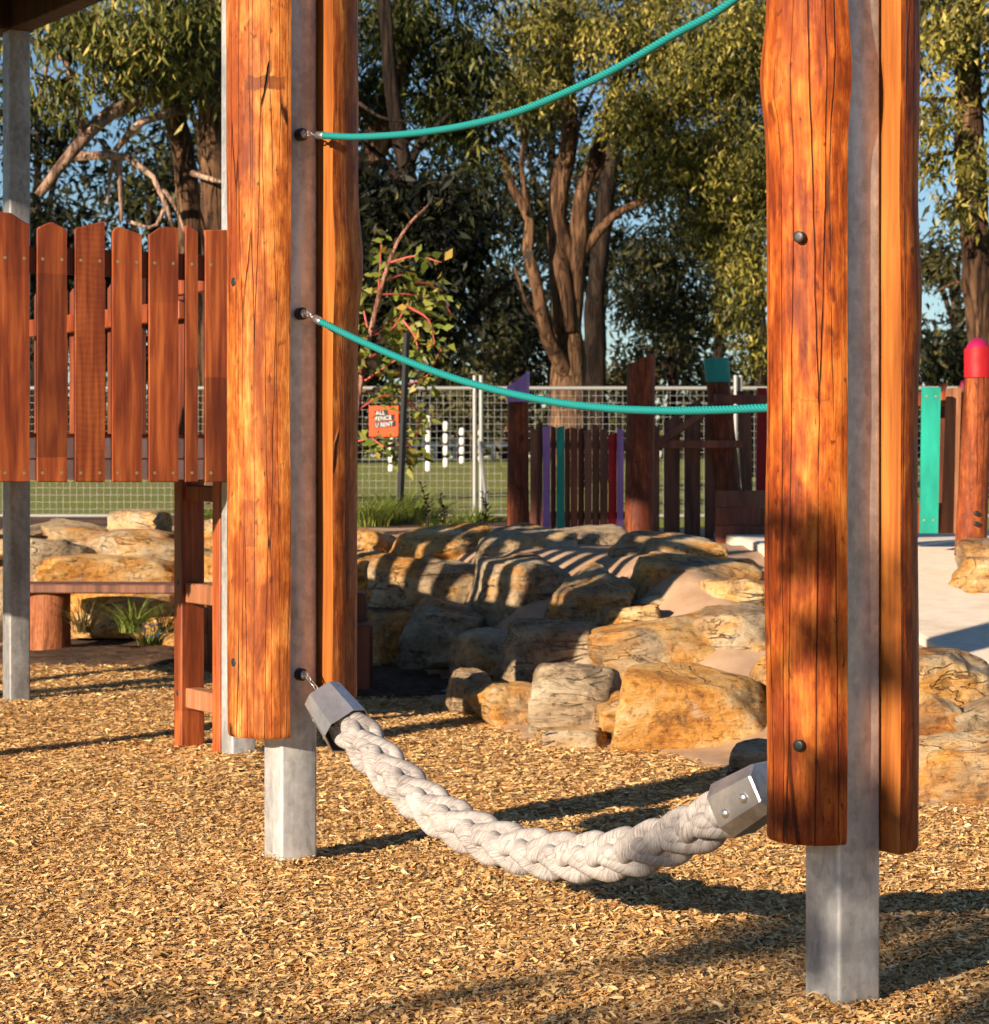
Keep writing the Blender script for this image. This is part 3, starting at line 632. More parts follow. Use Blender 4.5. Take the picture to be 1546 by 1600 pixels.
# left post
PL = corner_post(440, 1350)
tL = thing('log_clad_post', 'steel post clad with cracked golden split logs, beside the picket barrier', 'play post', PL, 'log clad rope posts')
V, Fs = shs(PL, .05, -.25, 3.3); mk('steel_post', V, Fs, M['galv'], tL, True, sharp=50)
lg = loglog(LA(PL-tt*.05, -tt, n1, .108, .315, 3.2, 3.1, [(2.1, 0, .02, .3, 0)], .03), 'log_left', tL); lg['label'] = 'golden cracked log on the near side'
for py in (444, 1031):
    z = CH+(HY-py)*5.72/F; boltcap(lg, PL-tt*(.05+.108*math.cos(R(5))+.003)+n1*.108*math.sin(R(5))+UP*z, -tt)
loglog(LA(PL+tt*.05, tt, n1, .118, .40, 3.2, 9.4, [(1.50, -.3, .10, .10, 0), (1.42, 1.1, .05, .06, .5)], .045, .006), 'log_left', tL)
# right post
PR = corner_post(1312, 1575)
tR = thing('log_clad_post', 'steel post clad with smooth red brown split logs, nearest the camera', 'play post', PR, 'log clad rope posts')
V, Fs = shs(PR, .05, -.25, 3.3); mk('steel_post', V, Fs, M['galv'], tR, True, sharp=50)
lg = loglog(LA(PR-tt*.05, -tt, n1, .089, .30, 3.2, 21.7, [(1.70, 0, .14, .085, 0), (1.655, .10, .07, .022, .14), (1.665, 1.0, .08, .03, .25), (1.45, .4, -.05, .15, .5), (.75, -.5, .04, .2, .4)], .03, off=-.012), 'log_right', tR)
for py in (374, 1160):
    z = CH+(HY-py)*4.2/F; boltcap(lg, PR-tt*(.05+.0925*math.cos(R(25))+.003)+n1*.0925*math.sin(R(25))+UP*z, (-tt*math.cos(R(25))+n1*math.sin(R(25))).normalized(), .0105)
loglog(LA(PR+tt*.05, tt, n1, .098, .275, 3.2, 33.3, [(1.3, .9, .08, .12, .6)], .04), 'log_right', tR)

# ------------------------------------------------------------------ ropes between the posts
A0 = PL+n1*.05; B0 = PR-n1*.05; rd = (B0-A0).normalized()
def on_rope(px, py): return onplane(px, py, A0, rd)
def fitting(parent, px, py, toward, chain_to=None):
    a = on_rope(px-6, py); a = Vector((A0.x, A0.y, a.z))
    V, Fs = cyl(a-n1*.002, a+n1*.020, .0155, 18, .003); mk('rubber_bush', V, Fs, M['rubber'], parent, True, sharp=40)
    e = a+n1*.020
    V, Fs = cyl(e-n1*.001, e+n1*.008, .0105, 14, .002); f1 = (V, Fs)
    # eye ring facing the camera
    rc = e+n1*.014; ring = [rc+(n1*math.cos(x)+UP*math.sin(x))*.0085 for x in np.linspace(0, 2*math.pi, 15)[:-1]]
    v2, f2, _ = tube(ring, .003, 6, closed=True); V, Fs = join([f1, (v2, f2)]); mk('eye_bolt', V, Fs, M['stainless'], parent, True, sharp=40)
    return rc
def links(parent, a, b, n, rl=.009, rw=.0055, th=.0021):
    a, b = Vector(a), Vector(b); d = (b-a); L = d.length; d.normalize()
    s = d.cross(UP).normalized(); u = s.cross(d)
    for i in range(n):
        c = a+d*L*(i+.5)/n; w_ = s if i % 2 else u; half = L/n*.68
        ring = [c+d*math.cos(x)*half+w_*math.sin(x)*rw for x in np.linspace(0, 2*math.pi, 17)[:-1]]
        v, f, _ = tube(ring, th, 6, closed=True); mk('chain_link', v, f, M['chain'], parent, True)
def teal(px, py, pts, zB, label, ferrule):
    t_ = thing('teal_rope', label, 'rope', Vector((A0.x, A0.y, 0))+UP*on_rope(px, py).z, 'teal hand ropes')
    rc = fitting(t_, px, py, None)
    f0, f1 = on_rope(*ferrule[0]), on_rope(*ferrule[1])
    links(t_, rc+n1*.004, f0, 2, rw=.005)
    d = (f1-f0).normalized()
    v, f, _ = tube([f0-d*.002, f0+d*.003, f0+d*.006, f1-d*.002, f1], [.005, .008, .0098, .0098, .0085], 14); mk('ferrule', v, f, M['stainless'], t_, True, sharp=40)
    pp = [f1-d*.004]+[on_rope(*q) for q in pts]+[Vector((B0.x, B0.y, zB))]
    v, f, uv = tube(spline(pp, 900), .0080, 24, lob=6, lobamp=.07, twist=640); mk('braided_line', v, f, M['rope_teal'], t_, True, uv=uv)
    return t_
teal(478, 210, [(560, 213.5), (640, 208.5), (720, 197), (800, 177), (880, 146), (960, 108), (1050, 56), (1145, 1)], 2.0, 'upper teal rope curving up out of the picture to the right post', ((494, 211), (507, 211.5)))
teal(478, 490, [(560, 531), (640, 565.5), (720, 594), (800, 615), (880, 630), (960, 638.5), (1040, 641.5), (1120, 640.5), (1212, 637)], 1.093, 'lower teal rope sagging between the two log clad posts', ((491, 496), (502, 503)))
# thick plaited rope
cl = [on_rope(*q) for q in [(538, 1122), (560, 1150), (600, 1197), (660, 1252), (730, 1297), (810, 1327), (900, 1339), (990, 1330), (1070, 1302), (1130, 1272), (1160, 1254)]]
tB = thing('plaited_rope', 'thick white plaited rope bridge with steel end caps hanging between the posts', 'rope', Vector((cl[5].x, cl[5].y, 0)))
NS = 900; ctr = spline(cl, NS); Lc = [0.0]
for i in range(1, NS): Lc.append(Lc[-1]+(ctr[i]-ctr[i-1]).length)
view = Vector((-.10, -1, .22)).normalized(); per = 0.295; rA = .0225; rB = .018; rs = .0185
def frame(i):
    T = (ctr[min(i+1, NS-1)]-ctr[max(i-1, 0)]).normalized(); b = (view-view.dot(T)*T).normalized(); return T, b, b.cross(T)
for k in range(3):
    base = []
    for i in range(0, NS, 3):
        T, b, l = frame(i); th = 2*math.pi*Lc[i]/per+2*math.pi*k/3
        base.append((ctr[i]+l*rA*1.12*(math.sin(th)-.16*math.sin(3*th))+b*rB*math.sin(2*th+.9), b, th))
    for s in (-1, 1):
        pts = []; rr = []
        for j, (p, b, th) in enumerate(base):
            tg = (base[min(j+1, len(base)-1)][0]-base[max(j-1, 0)][0]).normalized()
            sd_ = b.cross(tg).normalized()
            pts.append(p+sd_*s*rs*.40+b*.002*math.sin(7*th+s)); rr.append(rs*(1+.05*noise.noise((j*.11, k, s))))
        v, f, uv = tube(pts, rr, 16); mk('strand', v, f, M['rope_white'], tB, True, uv=[(a, c_/0.05) for a, c_ in uv])
def endcap(a, b, hw, roll, name_lab):
    """folded sheet steel sleeve from a (closed end) to b (open, rope side)"""
    a, b = Vector(a), Vector(b); d = (b-a).normalized(); vv = (view-view.dot(d)*d).normalized(); l = vv.cross(d)
    prof = []
    for x, y in ((1, .56), (.56, 1), (-.56, 1), (-1, .56), (-1, -.56), (-.56, -1), (.56, -1), (1, -.56)):
        x2 = x*math.cos(roll)-y*math.sin(roll); y2 = x*math.sin(roll)+y*math.cos(roll); prof.append((x2, y2))
    rings = [(a, .80), (a+d*.004, .86), (b, 1.0), (b, .955), (a+d*.01, .82)]
    V = [p+vv*(x*hw*s)+l*(y*hw*s) for p, s in rings for x, y in prof]; n = 8
    Fs = [(i*n+k, i*n+(k+1) % n, (i+1)*n+(k+1) % n, (i+1)*n+k) for i in range(4) for k in range(n)]
    Fs += [tuple(range(n-1, -1, -1)), tuple(4*n+k for k in range(n))]
    o = mk('end_cap', V, Fs, M['cap_steel'], tB); o['label'] = name_lab
    return o, d, vv, l
e0 = on_rope(507, 1092); e1 = on_rope(545, 1142)
capL, d, vv, l = endcap(e0, e1, .058, R(12), 'bright folded steel cap at the upper end')
rcc = fitting(tB, 478, 1054, None); links(tB, rcc+n1*.003, e0+d*.004, 5, rw=.0048, th=.0019)
for q in (.25, .75):
    p = e0.lerp(e1, q); nrm = (vv*math.cos(R(84))+l*math.sin(R(84))).normalized(); nrm = -l*.99+vv*.1; pt = p-l*.056*(.86+.14*q)
    v, f, _ = tube([pt-nrm*.001, pt+nrm*.003, pt+nrm*.0055], [.0075, .0065, .003], 12); mk('rivet', v, f, M['stainless'], capL, True)
f0 = on_rope(1207, 1226); f1 = on_rope(1146, 1263)
capR, d, vv, l = endcap(f0, f1, .056, R(-8), 'shaded folded steel cap with two rivets at the lower end')
for q in (.30, .78):
    p = f0.lerp(f1, q); pt = p+vv*.056*(.86+.14*q)*.985-l*.002*(1 if q < .5 else -3)
    v, f, _ = tube([pt-vv*.002, pt+vv*.002, pt+vv*.005, pt+vv*.0075], [.0115, .011, .008, .003], 14); mk('rivet', v, f, M['stainless'], capR, True)
links(tB, f0-d*.001, Vector((B0.x, B0.y, f0.z+.05)), 4)

# ------------------------------------------------------------------ raised play tower at the left
PMc = G(363, 1180); PM = Vector((PMc.x, PMc.y, 0))-n1*.045+tt*.045
SP = 2.07
PLt = PM-n1*SP+Vector((-.02, 0, 0)); PK = PM-tt*SP; PJ = PLt-tt*SP
TW = thing('play_tower', 'raised play tower with red timber pickets, steel legs and dark roof', 'play tower', (PM+PJ)/2)
for c, m_ in ((PM, 'galv'), (PLt, 'galv_shaded'), (PK, 'galv'), (PJ, 'galv')):
    V, Fs = shs(c, .045, -.25, 2.80); mk('steel_post', V, Fs, M[m_], TW, True, sharp=50)
# picket barrier in the plane of the near side
FA = PM+n1*.075
def fp(px, py): return onplane(px, py, FA, tt)
def plate(pts, thick, nrm, bev=.003):
    """polygon (world points, counter-clockwise from the front) extruded back by thick"""
    n = len(pts); nrm = Vector(nrm); c = sum((Vector(p) for p in pts), Vector())/n
    fr = []
    for p in pts:
        p = Vector(p); q = c-p; fr.append(p+q.normalized()*bev)
    V = fr+[Vector(p)-nrm*bev for p in pts]+[Vector(p)-nrm*thick for p in pts]
    Fs = [tuple(range(n))]
    for r in range(2):
        for i in range(n): Fs.append((r*n+i, (r+1)*n+i, (r+1)*n+(i+1) % n, r*n+(i+1) % n))
    Fs.append(tuple(range(3*n-1, 2*n-1, -1))); return V, Fs
sv, sf, _ = tube([Vector((0, 0, -.002)), Vector((0, 0, .0008)), Vector((0, 0, .0012))], [.0055, .0055, .0035], 10)
me_s = bpy.data.meshes.new('screw'); me_s.from_pydata([tuple(x) for x in sv], [], sf); me_s.materials.append(M['brass'])
def screw(parent, pt, nrm):
    o = bpy.data.objects.new('screw', me_s); COL.objects.link(o); o.parent = parent
    o.location = Vector(pt)-BASE[parent.name]; o.rotation_euler = Vector(nrm).to_track_quat('Z', 'Y').to_euler(); return o
TOPS = [
 ((0, 46), [(46, 350), (40, 347), (17, 332), (-4, 331)]),
 ((59, 105), [(105, 360), (101, 356), (83, 347), (79, 347), (63, 354), (59, 357)]),
 ((118.5, 164), [(164, 345), (122, 355), (118.5, 358)]),
 ((176.5, 222), [(222, 367), (218, 365), (190, 354.5), (184, 354.5), (179, 358), (176.5, 361)]),
 ((234, 279), [(279, 358), (276, 355.5), (257, 354), (251, 355), (236, 365), (234, 367)]),
 ((291, 309.5), [(309.5, 363), (307, 360), (295, 351), (291, 353)]),
 ((322, 366), [(366, 359), (322, 359)])]
for (x0, x1), top in TOPS:
    lo = x0 if x0 else -6
    pts = [fp(lo, 753), fp(x1, 753.5)]+[fp(*q) for q in top]
    V, Fs = plate(pts, .016, n1); pk = mk('picket', V, Fs, M['jarrah_fiddle' if x0 == 118.5 else 'jarrah'], TW)
    sx = ((lo+8 if x0 else 8), x1-8) if x1-x0 > 25 else ((x0+x1)/2,)
    for x in sx:
        for y in (402+(x/340)*12, 739): screw(pk, fp(x, y)-n1*.0005, n1)
s0 = (fp(-6, 753)-FA).dot(tt)
for i in range(13):  # unseen pickets, widths and gaps shaped to throw light stripes on the boulders
    wp = .122 if 4 <= i <= 6 else .048
    s1 = s0-.045-i*.128; zt = 1.78+.02*math.sin(i*2.3); z0_ = fp(20, 753).z
    pts = [FA+tt*(s1-wp)+UP*z0_, FA+tt*s1+UP*z0_, FA+tt*s1+UP*(zt-.02), FA+tt*(s1-wp/2)+UP*zt, FA+tt*(s1-wp)+UP*(zt-.03)]
    V, Fs = plate(pts, .010, n1); mk('picket', V, Fs, M['jarrah'], TW)
zr = fp(150, 409).z
FB = FA-n1*.0165
V, Fs = bar(FB-n1*.018+tt*(-SP-.05)+UP*zr, FB-n1*.018+tt*.02+UP*zr, .085, .034, bev=.003); mk('rail', V, Fs, M['jarrah_dark'], TW)
zr2 = fp(150, 680.5).z
V, Fs = bar(FB-n1*.018+tt*(-SP-.05)+UP*zr2, FB-n1*.018+tt*.02+UP*zr2, .012, .034, bev=.002); mk('rail', V, Fs, M['jarrah'], TW)
for ya, yb_ in ((684, 716), (718, 750)):
    za, zb = fp(150, ya).z, fp(150, yb_).z
    V, Fs = bar(FB-n1*.014+tt*(-SP-.05)+UP*(za+zb)/2, FB-n1*.014-tt*.01+UP*(za+zb)/2, za-zb, .026, bev=.003); mk('fascia_board', V, Fs, M['cream'], TW)
# deck boards
for i in range(14):
    s = .02+i*.147; a = PM-n1*(s+.06)-tt*.02; b = PK-n1*(s+.06)+tt*.02
    V, Fs = bar(a+UP*1.045, b+UP*1.045, .03, .138, bev=.004); mk('deck_board', V, Fs, M['brown_board'], TW)
# far side barriers seen through the gaps
def side(a, b, n, inn, zt, mat='jarrah_dark', z0=.92, gap=.012):  # default darker boards put the shade inside the tower into picket colour
    d = (b-a); L = d.length; d.normalize(); wd = L/n
    for i in range(n):
        p = a+d*(i*wd+gap/2); q = a+d*((i+1)*wd-gap/2); z1 = zt+.03*math.sin(i*1.9+L)
        V, Fs = plate([p+UP*z0, q+UP*z0, q+UP*(z1-.02), (p+q)/2+UP*z1, p+UP*(z1-.02)], .016, inn); mk('picket', V, Fs, M[mat], TW)
    for z in (z0+.1, zt-.17):
        m_ = a-inn*.04+UP*z; V, Fs = bar(m_, m_+d*L, .07, .034, bev=.003); mk('rail', V, Fs, M['jarrah'], TW)
side(PM-n1*.50+tt*.06, PLt+n1*.06+tt*.06, 12, tt, 1.70, gap=.055)
side(PLt-n1*.06-tt*.1, PJ-n1*.06+tt*.05, 17, -n1, 1.70)
# handrail by the ladder opening
a = PM-n1*.05-tt*.02+UP*1.60; b = PM-n1*.52-tt*.02+UP*1.60
V, Fs = bar(a, b, .05, .035, bev=.003); mk('rail', V, Fs, M['jarrah'], TW)
# ladder on the right hand side
LS1 = PM-n1*.40+tt*.0; LS2 = PM-n1*.085
lad = mk('ladder', *box(LS1+UP*.47, n1*.032, tt*.045, UP*.60, .004), M['jarrah'], TW); lad['label'] = 'short red timber ladder under the deck'
mk('stringer', *box(LS2+UP*.47, n1*.030, tt*.045, UP*.60, .004), M['jarrah'], lad)
for z, h in ((.155, .07), (.525, .07), (.875, .055)):
    a = LS1+n1*.032+UP*z; b = LS2-n1*.030+UP*z
    V, Fs = bar(a, b, h, .06, bev=.004); mk('rung', V, Fs, M['tan_board' if z < .6 else 'jarrah_dark'], lad)
for z in (.17, .56): boltcap(lad, LS1-tt*.045+UP*z+n1*.0, -tt, .010)
# roof: edge beams and a pyramid of sheeting
zB_ = 2.765
for a, b, w_ in ((PLt-n1*.15, PM+n1*.15, .15), (PM, PK, .15), (PK, PJ, .15), (PJ-tt*.2, PLt+tt*.06, .15)):
    V, Fs = bar(a+UP*(zB_+w_/2), b+UP*(zB_+w_/2), w_, .09 if w_ else .09, bev=.004); mk('roof_beam', V, Fs, M['beam'], TW)
cc = (PM+PJ)/2; ov = SP/2+.22; zE = zB_+.155; zA = 4.25
cs = [cc+n1*ov+tt*ov, cc-n1*ov+tt*ov, cc-n1*ov-tt*ov, cc+n1*ov-tt*ov]
V = [p+UP*zE for p in cs]+[cc+UP*zA]+[p+UP*(zE-.03) for p in cs]+[cc+UP*(zA-.06)]
Fs = [(0, 1, 4), (1, 2, 4), (2, 3, 4), (3, 0, 4), (6, 5, 9), (7, 6, 9), (8, 7, 9), (5, 8, 9), (0, 5, 6, 1), (1, 6, 7, 2), (2, 7, 8, 3), (3, 8, 5, 0)]
mk('roof', V, Fs, M['roof'], TW)

# ------------------------------------------------------------------ bench and timber block
bl = G(76, 1018); br = G(395, 1020); bd = (br-bl).normalized()
BN = thing('bench', 'low plank bench on two log stumps in front of the left rocks', 'bench', (bl+br)/2)
def stump(c, r, z1, parent, name='stump', seed=1.0, mat='log_bench'):
    pts = [c+UP*z for z in (-.05, .0, z1*.33, z1*.66, z1-.008, z1)]; rr = [r, r*1.02, r, r*.99, r*1.0, r*.97]
    v, f, _ = tube(pts, rr, 28); v = [p*1.0+(p-Vector((c.x, c.y, p.z)))*.04*noise.noise((seed+p.x*6, p.y*6, p.z*2)) for p in v]
    return mk(name, v, f, M[mat], parent, True, sharp=50)
hb = P(76, 925, bl.y).z
stump(bl, .112, hb, BN, 'leg', 2.0); stump(br, .10, hb-.002, BN, 'leg', 6.0)
a = bl-bd*.14+UP*(hb+.024); b = br+bd*.35+UP*(hb+.024)
V, Fs = bar(a, b, .046, .28, bev=.006); mk('seat', V, Fs, M['brown_board'], BN)
sq = G(328, 1046); ss = thing('log_stool', 'short dark log stool standing between ladder and steel post', 'log stool', sq)
stump(sq, .085, P(328, 950, sq.y).z, ss, 'stump', 9.0, 'log_bench')
q = G(566, 1082); q2 = P(572, 976, q.y).z
TB = thing('timber_block', 'dark squared timber step standing right of the left post', 'timber step', q)
V, Fs = box(q+UP*(q2/2-.02)+tt*-.02+Vector((-.02, .08, 0)), Vector((.075, 0, 0)), Vector((0, .09, 0)), UP*(q2/2+.02), .006); mk('block', V, Fs, M['jarrah_dark'], TB)
z3 = P(560, 928, q.y+.12).z
V, Fs = box(q+Vector((-.10, .28, z3/2-.02)), Vector((.10, 0, 0)), Vector((0, .09, 0)), UP*(z3/2+.02), .006); mk('block', V, Fs, M['jarrah_dark'], TB)
# ------------------------------------------------------------------ painted fort behind the rocks
XX = Vector((1, 0, 0)); YYv = Vector((0, 1, 0))
def pbox(x0, x1, y0, y1, D, th, mat, parent, name, slantl=0, slantr=0, bev=.004, yaw=0.0, xb0=None, xb1=None):
    """board facing the camera, given by its pixel box at depth D; slants raise the top corners (pixels)"""
    xb0 = x0 if xb0 is None else xb0; xb1 = x1 if xb1 is None else xb1
    pts = [P(xb0, y1, D), P(xb1, y1, D), P(x1, y0-slantr, D), P(x0, y0-slantl, D)]
    if yaw:
        c = (pts[0]+pts[1])/2
        pts = [Vector((p.x, p.y+(p.x-c.x)*yaw, p.z)) for p in pts]
    V, Fs = plate(pts, th, -YYv, bev); return mk(name, V, Fs, M[mat], parent)
def logpost(x0t, x1t, x0b, x1b, ytl, ytr, yb, D, mat, parent, name='log_post', seed=1.0, extra=0.0, yt0=None, n=28, round_=0):
    """round log with a slanted sawn top; yt0 = pixel row where this piece starts at the bottom"""
    cb = P((x0b+x1b)/2, yb, D); rt = (x1t-x0t)/2*D/F+extra; rb = (x1b-x0b)/2*D/F+extra
    ctx = (x0t+x1t)/2; m = 12; V = []; Fs = []
    cbx = P((x0b+x1b)/2, yb, D); zb = cbx.z; zl = P(0, ytl, D).z; zr = P(0, ytr, D).z; zm = (zl+zr)/2
    ctop = P(ctx, (ytl+ytr)/2, D)
    for i in range(m+1):
        f = i/m; c = cbx.lerp(ctop, f); r = rb+(rt-rb)*f
        for k in range(n):
            a = 2*math.pi*k/n; rr = r*(1+.035*noise.noise((seed+math.cos(a), math.sin(a), f*3+seed)))
            x = c.x+rr*math.cos(a); y = c.y+rr*math.sin(a)
            ztop = zm+(zr-zl)/2*math.cos(a)+round_*(0.5-.5*math.sin(a)); z = zb+(ztop-zb)*f
            V.append((x, y, z))
    for i in range(m):
        for k in range(n): Fs.append((i*n+k, i*n+(k+1) % n, (i+1)*n+(k+1) % n, (i+1)*n+k))
    Fs += [tuple(range(n-1, -1, -1)), tuple(m*n+k for k in range(n))]
    return mk(name, V, Fs, M[mat], parent, True, sharp=40)
FT = thing('timber_fort', 'dark timber play fort with painted pickets and slanted logs behind the rocks', 'play fort', P(900, 835, 13.0))
l1 = logpost(794, 826, 792, 827, 625, 624, 850, 12.6, 'log_dark', FT, seed=2)
pt_ = logpost(793, 827, 793, 827, 605, 579, 628, 12.6, 'purple', FT, 'painted_top', seed=2, extra=.002)
l2 = logpost(980, 1025, 976, 1021, 570, 551, 850, 12.3, 'log_dark', FT, seed=5)
l3 = logpost(1104, 1141, 1122, 1162, 599, 597, 800, 13.2, 'log_dark', FT, seed=8)
logpost(1100, 1138.5, 1104, 1141, 561, 559, 597, 13.2, 'teal_dark', FT, 'painted_top', seed=8, extra=.003)
PK_ = [(829, 839, 671, 'brown_board'), (839, 848, 662, 'brown_board'), (848.5, 860, 667, 'purple'), (861, 869, 668, 'jarrah_dark'), (870, 882.5, 668, 'teal'),
       (883, 891, 671, 'brown_board'), (892, 903, 670, 'jarrah_dark'), (904, 913, 671, 'jarrah_dark'), (914, 925, 673, 'brown_board'), (926, 937, 665, 'brown_board'), (938, 950, 672, 'brown_board'),
       (951, 964, 679, 'redp'), (964.5, 975, 672, 'purple')]
for i, (x0, x1, y0, m_) in enumerate(PK_):
    pbox(x0, x1, y0, 850, 12.85+.02*(i % 2)+i*.012, .022, m_, FT, 'picket', 0 if i % 3 else 3, 3 if i % 3 else 0, yaw=.35)
pbox(826, 982, 690, 700, 13.12, .04, 'jarrah_dark', FT, 'rail')
pbox(826, 982, 800, 812, 13.12, .04, 'jarrah_dark', FT, 'rail')
for x0, x1, y0, sr in ((1021, 1031, 668, 3), (1038, 1063, 660, 16), (1070, 1095, 636, 13), (1102, 1122, 640, 0)):
    pbox(x0, x1, y0, 855, 13.25, .022, 'brown_board', FT, 'picket', 0, sr)
pbox(1152, 1174, 611, 775, 13.3, .022, 'brown_board', FT, 'picket', xb0=1160, xb1=1176)
pbox(1184, 1199, 606, 785, 13.35, .022, 'redp', FT, 'picket', xb0=1182, xb1=1197)
pbox(1205, 1216, 588, 785, 13.3, .03, 'brown_board', FT, 'picket')
pbox(1018, 1160, 688, 700, 13.1, .05, 'jarrah_dark', FT, 'rail')
pbox(1118, 1235, 616, 631, 13.0, .05, 'jarrah_dark', FT, 'rail', 0, -3)
a = P(1033, 690, 13.12); b = P(1120, 632, 13.05); V, Fs = bar(a, b, .042, .05, bev=.004); mk('sloping_rail', V, Fs, M['brown_board'], FT)
for y0, y1 in ((766.5, 792.6), (793, 820.6), (821, 852)):
    pbox(1119, 1245, y0, y1, 12.7, .05, 'jarrah_dark' if y0 > 790 else 'brown_board', FT, 'wall_plank')
# second piece of the fort right of the right post
FR = thing('timber_fort_end', 'sunlit end of the fort with green picket and red topped log', 'play fort', P(1500, 865, 11.0))
logpost(1508, 1551, 1492, 1541, 591, 590, 868, 10.95, 'log_red', FR, seed=12)
lt = logpost(1508, 1551, 1508, 1551, 545, 540, 590, 10.95, 'redp', FR, 'painted_top', seed=12, extra=.003)
c = P(1529, 556, 10.95); rr_ = 21.5*10.95/F
v, f, _ = tube([c+Vector((0, .0, -.02)), c+Vector((0, .0, .02)), c+Vector((0, .012, .05)), c+Vector((0, .022, .078))], [rr_*.99, rr_*.97, rr_*.8, rr_*.38], 26); mk('painted_dome', v, f, M['magenta'], FR, True)
for y in (802, 818.5): boltcap(FR, P(1527, y, 10.87)+Vector((0, -.005, 0)), Vector((.25, -1, 0)).normalized(), .012)
gp = pbox(1441.5, 1471, 605, 834, 11.0, .022, 'teal', FR, 'picket', xb0=1438.5, xb1=1466.5)
for x, y in ((1449, 619), (1463, 619), (1445, 813), (1459, 813)): screw(gp, P(x, y, 11.0)-YYv*.0005, -YYv)
pbox(1480, 1503, 605, 834, 11.12, .022, 'tan_board', FR, 'picket', xb0=1472, xb1=1496, slantl=-2)
pbox(1469, 1480, 598, 834, 11.3, .022, 'jarrah_dark', FR, 'picket')
pbox(1499, 1511, 604, 834, 11.2, .022, 'brown_board', FR, 'picket')
pbox(1405, 1512, 612, 634, 11.16, .045, 'jarrah', FR, 'rail')
pbox(1405, 1512, 786, 833, 11.16, .045, 'jarrah', FR, 'rail')
c = P(1505, 598, 11.35); v, f, _ = tube([c+UP*-.3, c+UP*-.005, c+UP*.008, c+UP*.014], [.016, .016, .012, .005], 14); mk('painted_top', v, f, M['magenta'], FR, True)

# ------------------------------------------------------------------ temporary fence
FD = 21.5
def fpanel(x0, x1, D, label, posts=True):
    c = P((x0+x1)/2, 806, D); t_ = thing('mesh_fence', label, 'fence', c, 'wire mesh fence panels')
    zt = P(0, 606.5, D).z; zb = P(0, 806, D).z; xa, xb = P(x0, 0, D).x, P(x1, 0, D).x
    for z in (zt, zb):
        V, Fs = cyl((xa, D, z), (xb, D, z), .019, 10); mk('rail', V, Fs, M['fence'], t_, True, sharp=40)
    for x, e in ((xa, .12), (xb, .12)):
        V, Fs = cyl((x, D, zb-.12), (x, D, zt+e), .021, 10); mk('post', V, Fs, M['fence'], t_, True, sharp=40)
    parts = []; g = 10.55*D/F
    x = xa+g
    while x < xb-.02:
        parts.append(bar((x, D, zb), (x, D, zt), .0028, .0028, up=(0, 1, 0))); x += g
    z = zb+g
    while z < zt-.02:
        parts.append(bar((xa, D-.004, z), (xb, D-.004, z), .0028, .0028)); z += g*1.05
    V, Fs = join(parts); o = mk('wire_mesh', V, Fs, M['fence'], t_); o['kind'] = 'stuff'
    return t_
fA = fpanel(345, 742, FD, 'wire fence panel carrying the orange sign')
fpanel(-70, 338, FD+.05, 'wire fence panel seen below and between the red pickets')
fB = fpanel(752, 1150, FD-.05, 'wire fence panel behind the purple topped post')
fpanel(1158, 1560, FD, 'wire fence panel behind the right post')
a = P(751, 610, FD-.1); b = P(763, 822, FD-1.0); b.z = bed_z(b.x, b.y)-.02
V, Fs = cyl(P(749, 690, FD-.07), b, .016, 8); mk('brace', V, Fs, M['fence'], fB, True, sharp=40)
# sign
sA = P(599.5, 659, FD-.035)
SG = thing('fence_sign', 'orange sign reading ALL FENCE U RENT hung on the wire fence', 'sign', P(599.5, 684, FD-.035))
k_ = FD/F
V, Fs = plate([P(577, 682, FD-.035), P(622, 682, FD-.035), P(623, 634, FD-.035), P(577, 634, FD-.035)], .006, -YYv, .001); mk('board', V, Fs, M['orange'], SG)
def text(s, px, py, hpx, wpx, mat, parent, dy, rot=R(5), name='lettering'):
    cu = bpy.data.curves.new(name, 'FONT'); cu.body = s; cu.align_x = 'LEFT'; cu.size = 1.0; cu.extrude = 0.0; cu.offset = 0.006
    o = bpy.data.objects.new(name+'_tmp', cu); COL.objects.link(o); dg = bpy.context.evaluated_depsgraph_get(); dg.update()
    me = bpy.data.meshes.new_from_object(o.evaluated_get(dg)); bpy.data.objects.remove(o)
    co = np.array([v.co[:] for v in me.vertices]); mn = co.min(0); mx = co.max(0)
    co = (co-mn)/(mx-mn+1e-9); p0 = P(px, py, FD-dy); W_ = wpx*k_; H_ = hpx*k_
    Vw = []
    for a, b, _ in co:
        u, v_ = a*W_, b*H_; Vw.append((p0.x+u*math.cos(rot)-v_*math.sin(rot)*.3, p0.y, p0.z+u*math.sin(rot)+v_*math.cos(rot)))
    Fs = [tuple(p.vertices) for p in me.polygons]
    return mk(name, Vw, Fs, M[mat], parent)
for s, px, py, h, w_ in (('ALL', 587, 649, 6.5, 15), ('FENCE', 587, 657.5, 6.5, 25), ('U RENT', 587, 667.5, 6.5, 27)):
    p0 = P(px-1.5, py+1.3, FD-.040); W_ = (w_+6)*k_; H_ = 9*k_; ca, sa = math.cos(R(5)), math.sin(R(5))
    pts = [p0, p0+Vector((W_*ca, 0, W_*sa)), p0+Vector((W_*ca, 0, W_*sa+H_)), p0+Vector((0, 0, H_))]
    V, Fs = plate(pts, .003, -YYv, .0003); mk('print_band', V, Fs, M['black'], SG)
    text(s, px, py, h, w_, 'white', SG, .043)

